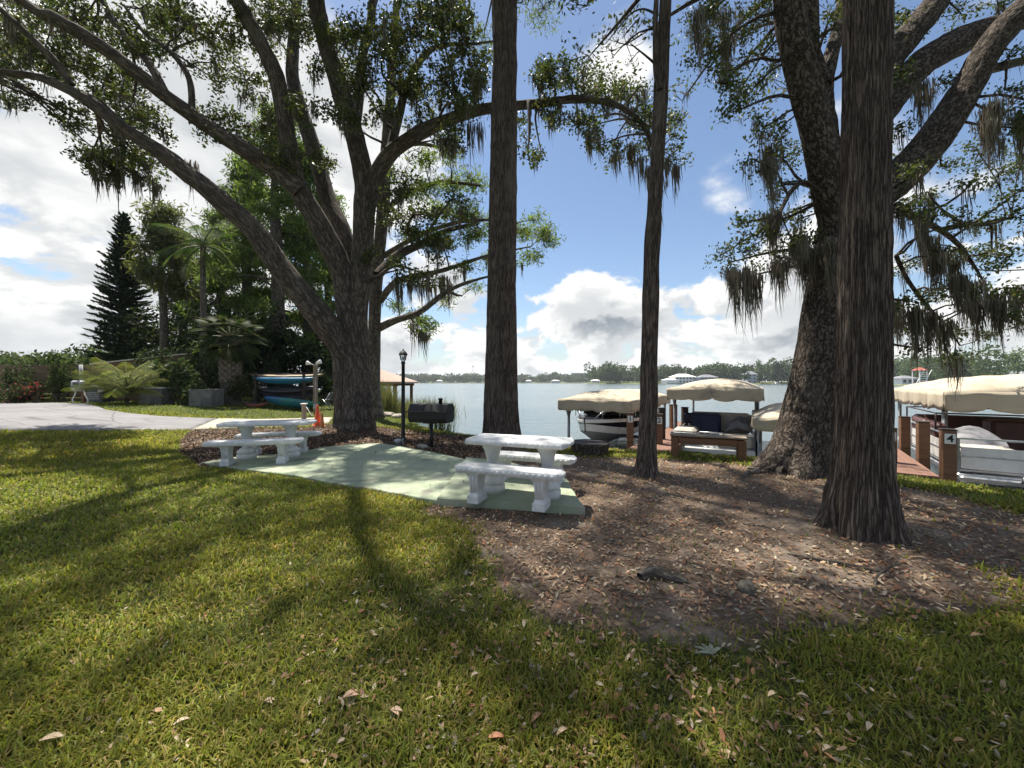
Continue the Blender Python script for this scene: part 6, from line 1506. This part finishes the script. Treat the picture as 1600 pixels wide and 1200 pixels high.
PAL = np.array([(0.42,0.30,0.19),(0.34,0.22,0.13),(0.26,0.15,0.09),(0.50,0.40,0.28),(0.20,0.115,0.075),(0.30,0.26,0.20),(0.36,0.17,0.09)])
def pal(n): c = PAL[RNG.integers(0,len(PAL),n)]*RNG.uniform(.65,1.3,(n,1)); return np.c_[c, np.ones(n)]
x, y = scatter(90000, 1.3, 12, 1.15)
so_ = poly_sd(x, y, SOIL); mu = poly_sd(x, y, MULCH); pa_ = np.maximum(poly_sd(x,y,PATIO), poly_sd(x,y,SLAB))
den = np.clip(.72*sst(-.5,.3,so_)*(.85+.8*np.clip(n2(x,y,1.0,61)+.3*n2(x,y,3,62),-.5,1))+.55*(mu > 0), 0, 1)
rim = np.exp(-((so_-.25)/.45)**2)*(y < 5.5); den = np.maximum(den, .75*rim)
den = np.maximum(den, .34*np.exp(-((x-.45)/1.35)**2)*(y < 5)+.02+.05*np.exp(-((x-2.8)/1.6)**2)*(y < 3.2)); den = np.where(pa_ > -.03, .012, den); den = np.where(poly_sd(x,y,DRV) > 0, .01, den); den = np.where(shore_sd(x,y) < .1, 0, den)
k = RNG.random(len(x)) < den; x, y = x[k], y[k]; n = len(x)
onpat = np.where(poly_sd(x,y,SLAB) > 0, SZ, np.where(poly_sd(x,y,PATIO) > 0, PZ, 0.0))
ong = (poly_sd(x,y,SOIL) < 0) & (mu[k] < 0)
v, f, c = fallen(x, y, RNG.uniform(.022,.056,n)*np.clip(.85+.05*y,.9,1.5), RNG.uniform(.28,.46,n), pal(n))
lift = np.repeat(np.where(onpat > 0, onpat-sheet_z(x,y)+.003, np.where(ong, .012, .002)), 7); v[:,2] += lift
tag(mesh_np('leaf_litter', v, f, M['litter'], None, smooth=False, col=c), 'dry brown oak leaves scattered over dirt and grass', 'leaf litter', kind='stuff')
# bark mulch chips round the oak
x, y = scatter(60000, 5, 14, .6); k = (poly_sd(x,y,MULCH) > 0) & (np.maximum(poly_sd(x,y,PATIO),poly_sd(x,y,SLAB)) < -.02); x, y = x[k], y[k]; n = len(x)
cm = np.array([(0.13,0.075,0.05),(0.07,0.042,0.03),(0.20,0.13,0.09),(0.045,0.03,0.024),(0.26,0.19,0.14)])[RNG.integers(0,5,n)]*RNG.uniform(.7,1.15,(n,1))
v, f, c = fallen(x, y, RNG.uniform(.04,.10,n), RNG.uniform(.25,.5,n), np.c_[cm,np.ones(n)], lift=.02, tilt=.5)
tag(mesh_np('bark_mulch', v, f, M['litter'], None, smooth=False, col=c), 'brown bark mulch spread around the oak and patio', 'mulch', kind='stuff')
# the larger single leaves that stand out
BIG = [(1113,1032,.10,(0.33,0.34,0.24),'big pale grey-green fallen leaf cluster in the shaded grass'),(1517,1002,.075,(0.55,0.33,0.16),'orange-tan fallen leaf in the shaded grass at the right'),(535,1102,.075,(0.62,0.40,0.26),'pinkish curled leaf pair in the grass left of centre'),
       (1200,1098,.06,(0.55,0.42,0.27),'tan leaf in the grass right of the pale leaf cluster'),(1355,1152,.06,(0.55,0.42,0.27),'tan leaf low in the grass towards the right'),(830,1140,.07,(0.50,0.26,0.15),'rusty brown leaf at the bottom centre of the lawn'),(945,1135,.065,(0.36,0.13,0.07),'dark red-brown leaf in the grass right of bottom centre'),(1150,1080,.055,(0.50,0.30,0.16),'orange-brown leaf just below the pale leaf cluster'),(1245,1096,.05,(0.55,0.42,0.27),'small tan leaf, farther right of the pale leaf cluster'),
       (270,1145,.06,(0.6,0.46,0.33),'pale pinkish leaf alone in the lower left grass'),(610,1120,.06,(0.58,0.40,0.27),'pinkish tan leaf right of the curled leaf pair'),(1285,1185,.05,(0.55,0.42,0.27),'small tan leaf at the bottom edge, right of centre'),(762,1165,.075,(0.48,0.22,0.12),'reddish brown leaf at the bottom edge, left of centre'),(870,1160,.06,(0.55,0.40,0.25),'light brown leaf at the bottom centre edge'),(412,1107,.05,(0.6,0.45,0.3),'small pale leaf left of the curled leaf pair'),(1490,1170,.05,(0.50,0.28,0.14),'small orange-brown leaf near the bottom right corner'),(735,1068,.05,(0.6,0.47,0.33),'small pale leaf in the middle of the lawn'),(60,1170,.09,(0.55,0.42,0.30),'large weathered leaf at the bottom left corner')]
for px, py, L_, cc_, lab in BIG:
    q = G(px, py); nb = 5 if L_ > .095 else (2 if lab and 'pair' in lab else 1)
    t = thing('fallen_leaf', lab or 'dry tan oak leaf lying singly on the foreground grass', 'leaf', (q.x, q.y, q.z), random.uniform(-.6,.6), 'single fallen leaves')
    for j in range(nb):
        a = (j-(nb-1)/2)*(.62 if nb > 2 else .42)+(1.57 if nb > 2 else .2); mb = MB(); m = 7; vs = []
        for i in range(m):
            s = i/(m-1); w_ = L_*(.11 if nb > 2 else .19)*math.sin(math.pi*min(.98,s*.92+.05))**.8; zc = .030+.012*math.sin(s*3.1)
            for e in (-1,0,1):
                lx, ly = s*L_, e*w_; vs.append((lx*math.cos(a)-ly*math.sin(a), lx*math.sin(a)+ly*math.cos(a), zc+(abs(e)*.006)))
        o = mb.raw(vs, [(i*3+k,i*3+k+1,(i+1)*3+k+1,(i+1)*3+k) for i in range(m-1) for k in range(2)], True)
        mm_ = bpy.data.materials.get('leaf_%02d' % int(cc_[0]*100+cc_[1]*1000)) or mat('leaf_%02d' % int(cc_[0]*100+cc_[1]*1000), cc_, tuple(q_*.7 for q_ in cc_), 40, .7)
        ob = o.build('leaf_blade', mm_, t); MB().tube([(0,0,.030),(math.cos(a)*L_*.9,math.sin(a)*L_*.9,.034)], .0012, 4).build('midrib', mm_, ob)
# ------------------------------------------------------------------ the air over the lake
hm = bpy.data.materials.new('lake_air'); hm.use_nodes = True; ha = NT(hm.node_tree); ha.n.clear()
ho = ha.add('ShaderNodeOutputMaterial'); pv = ha.add('ShaderNodeVolumePrincipled')
pv.inputs['Density'].default_value = 0.0002; pv.inputs['Color'].default_value = (0.82, 0.89, 0.95, 1)
ha.link(pv.outputs[0], ho.inputs['Volume'])
tag(MB().box((0, 1250, 20.9), (5200, 4000, 50.2)).build('haze', hm), kind='stuff')
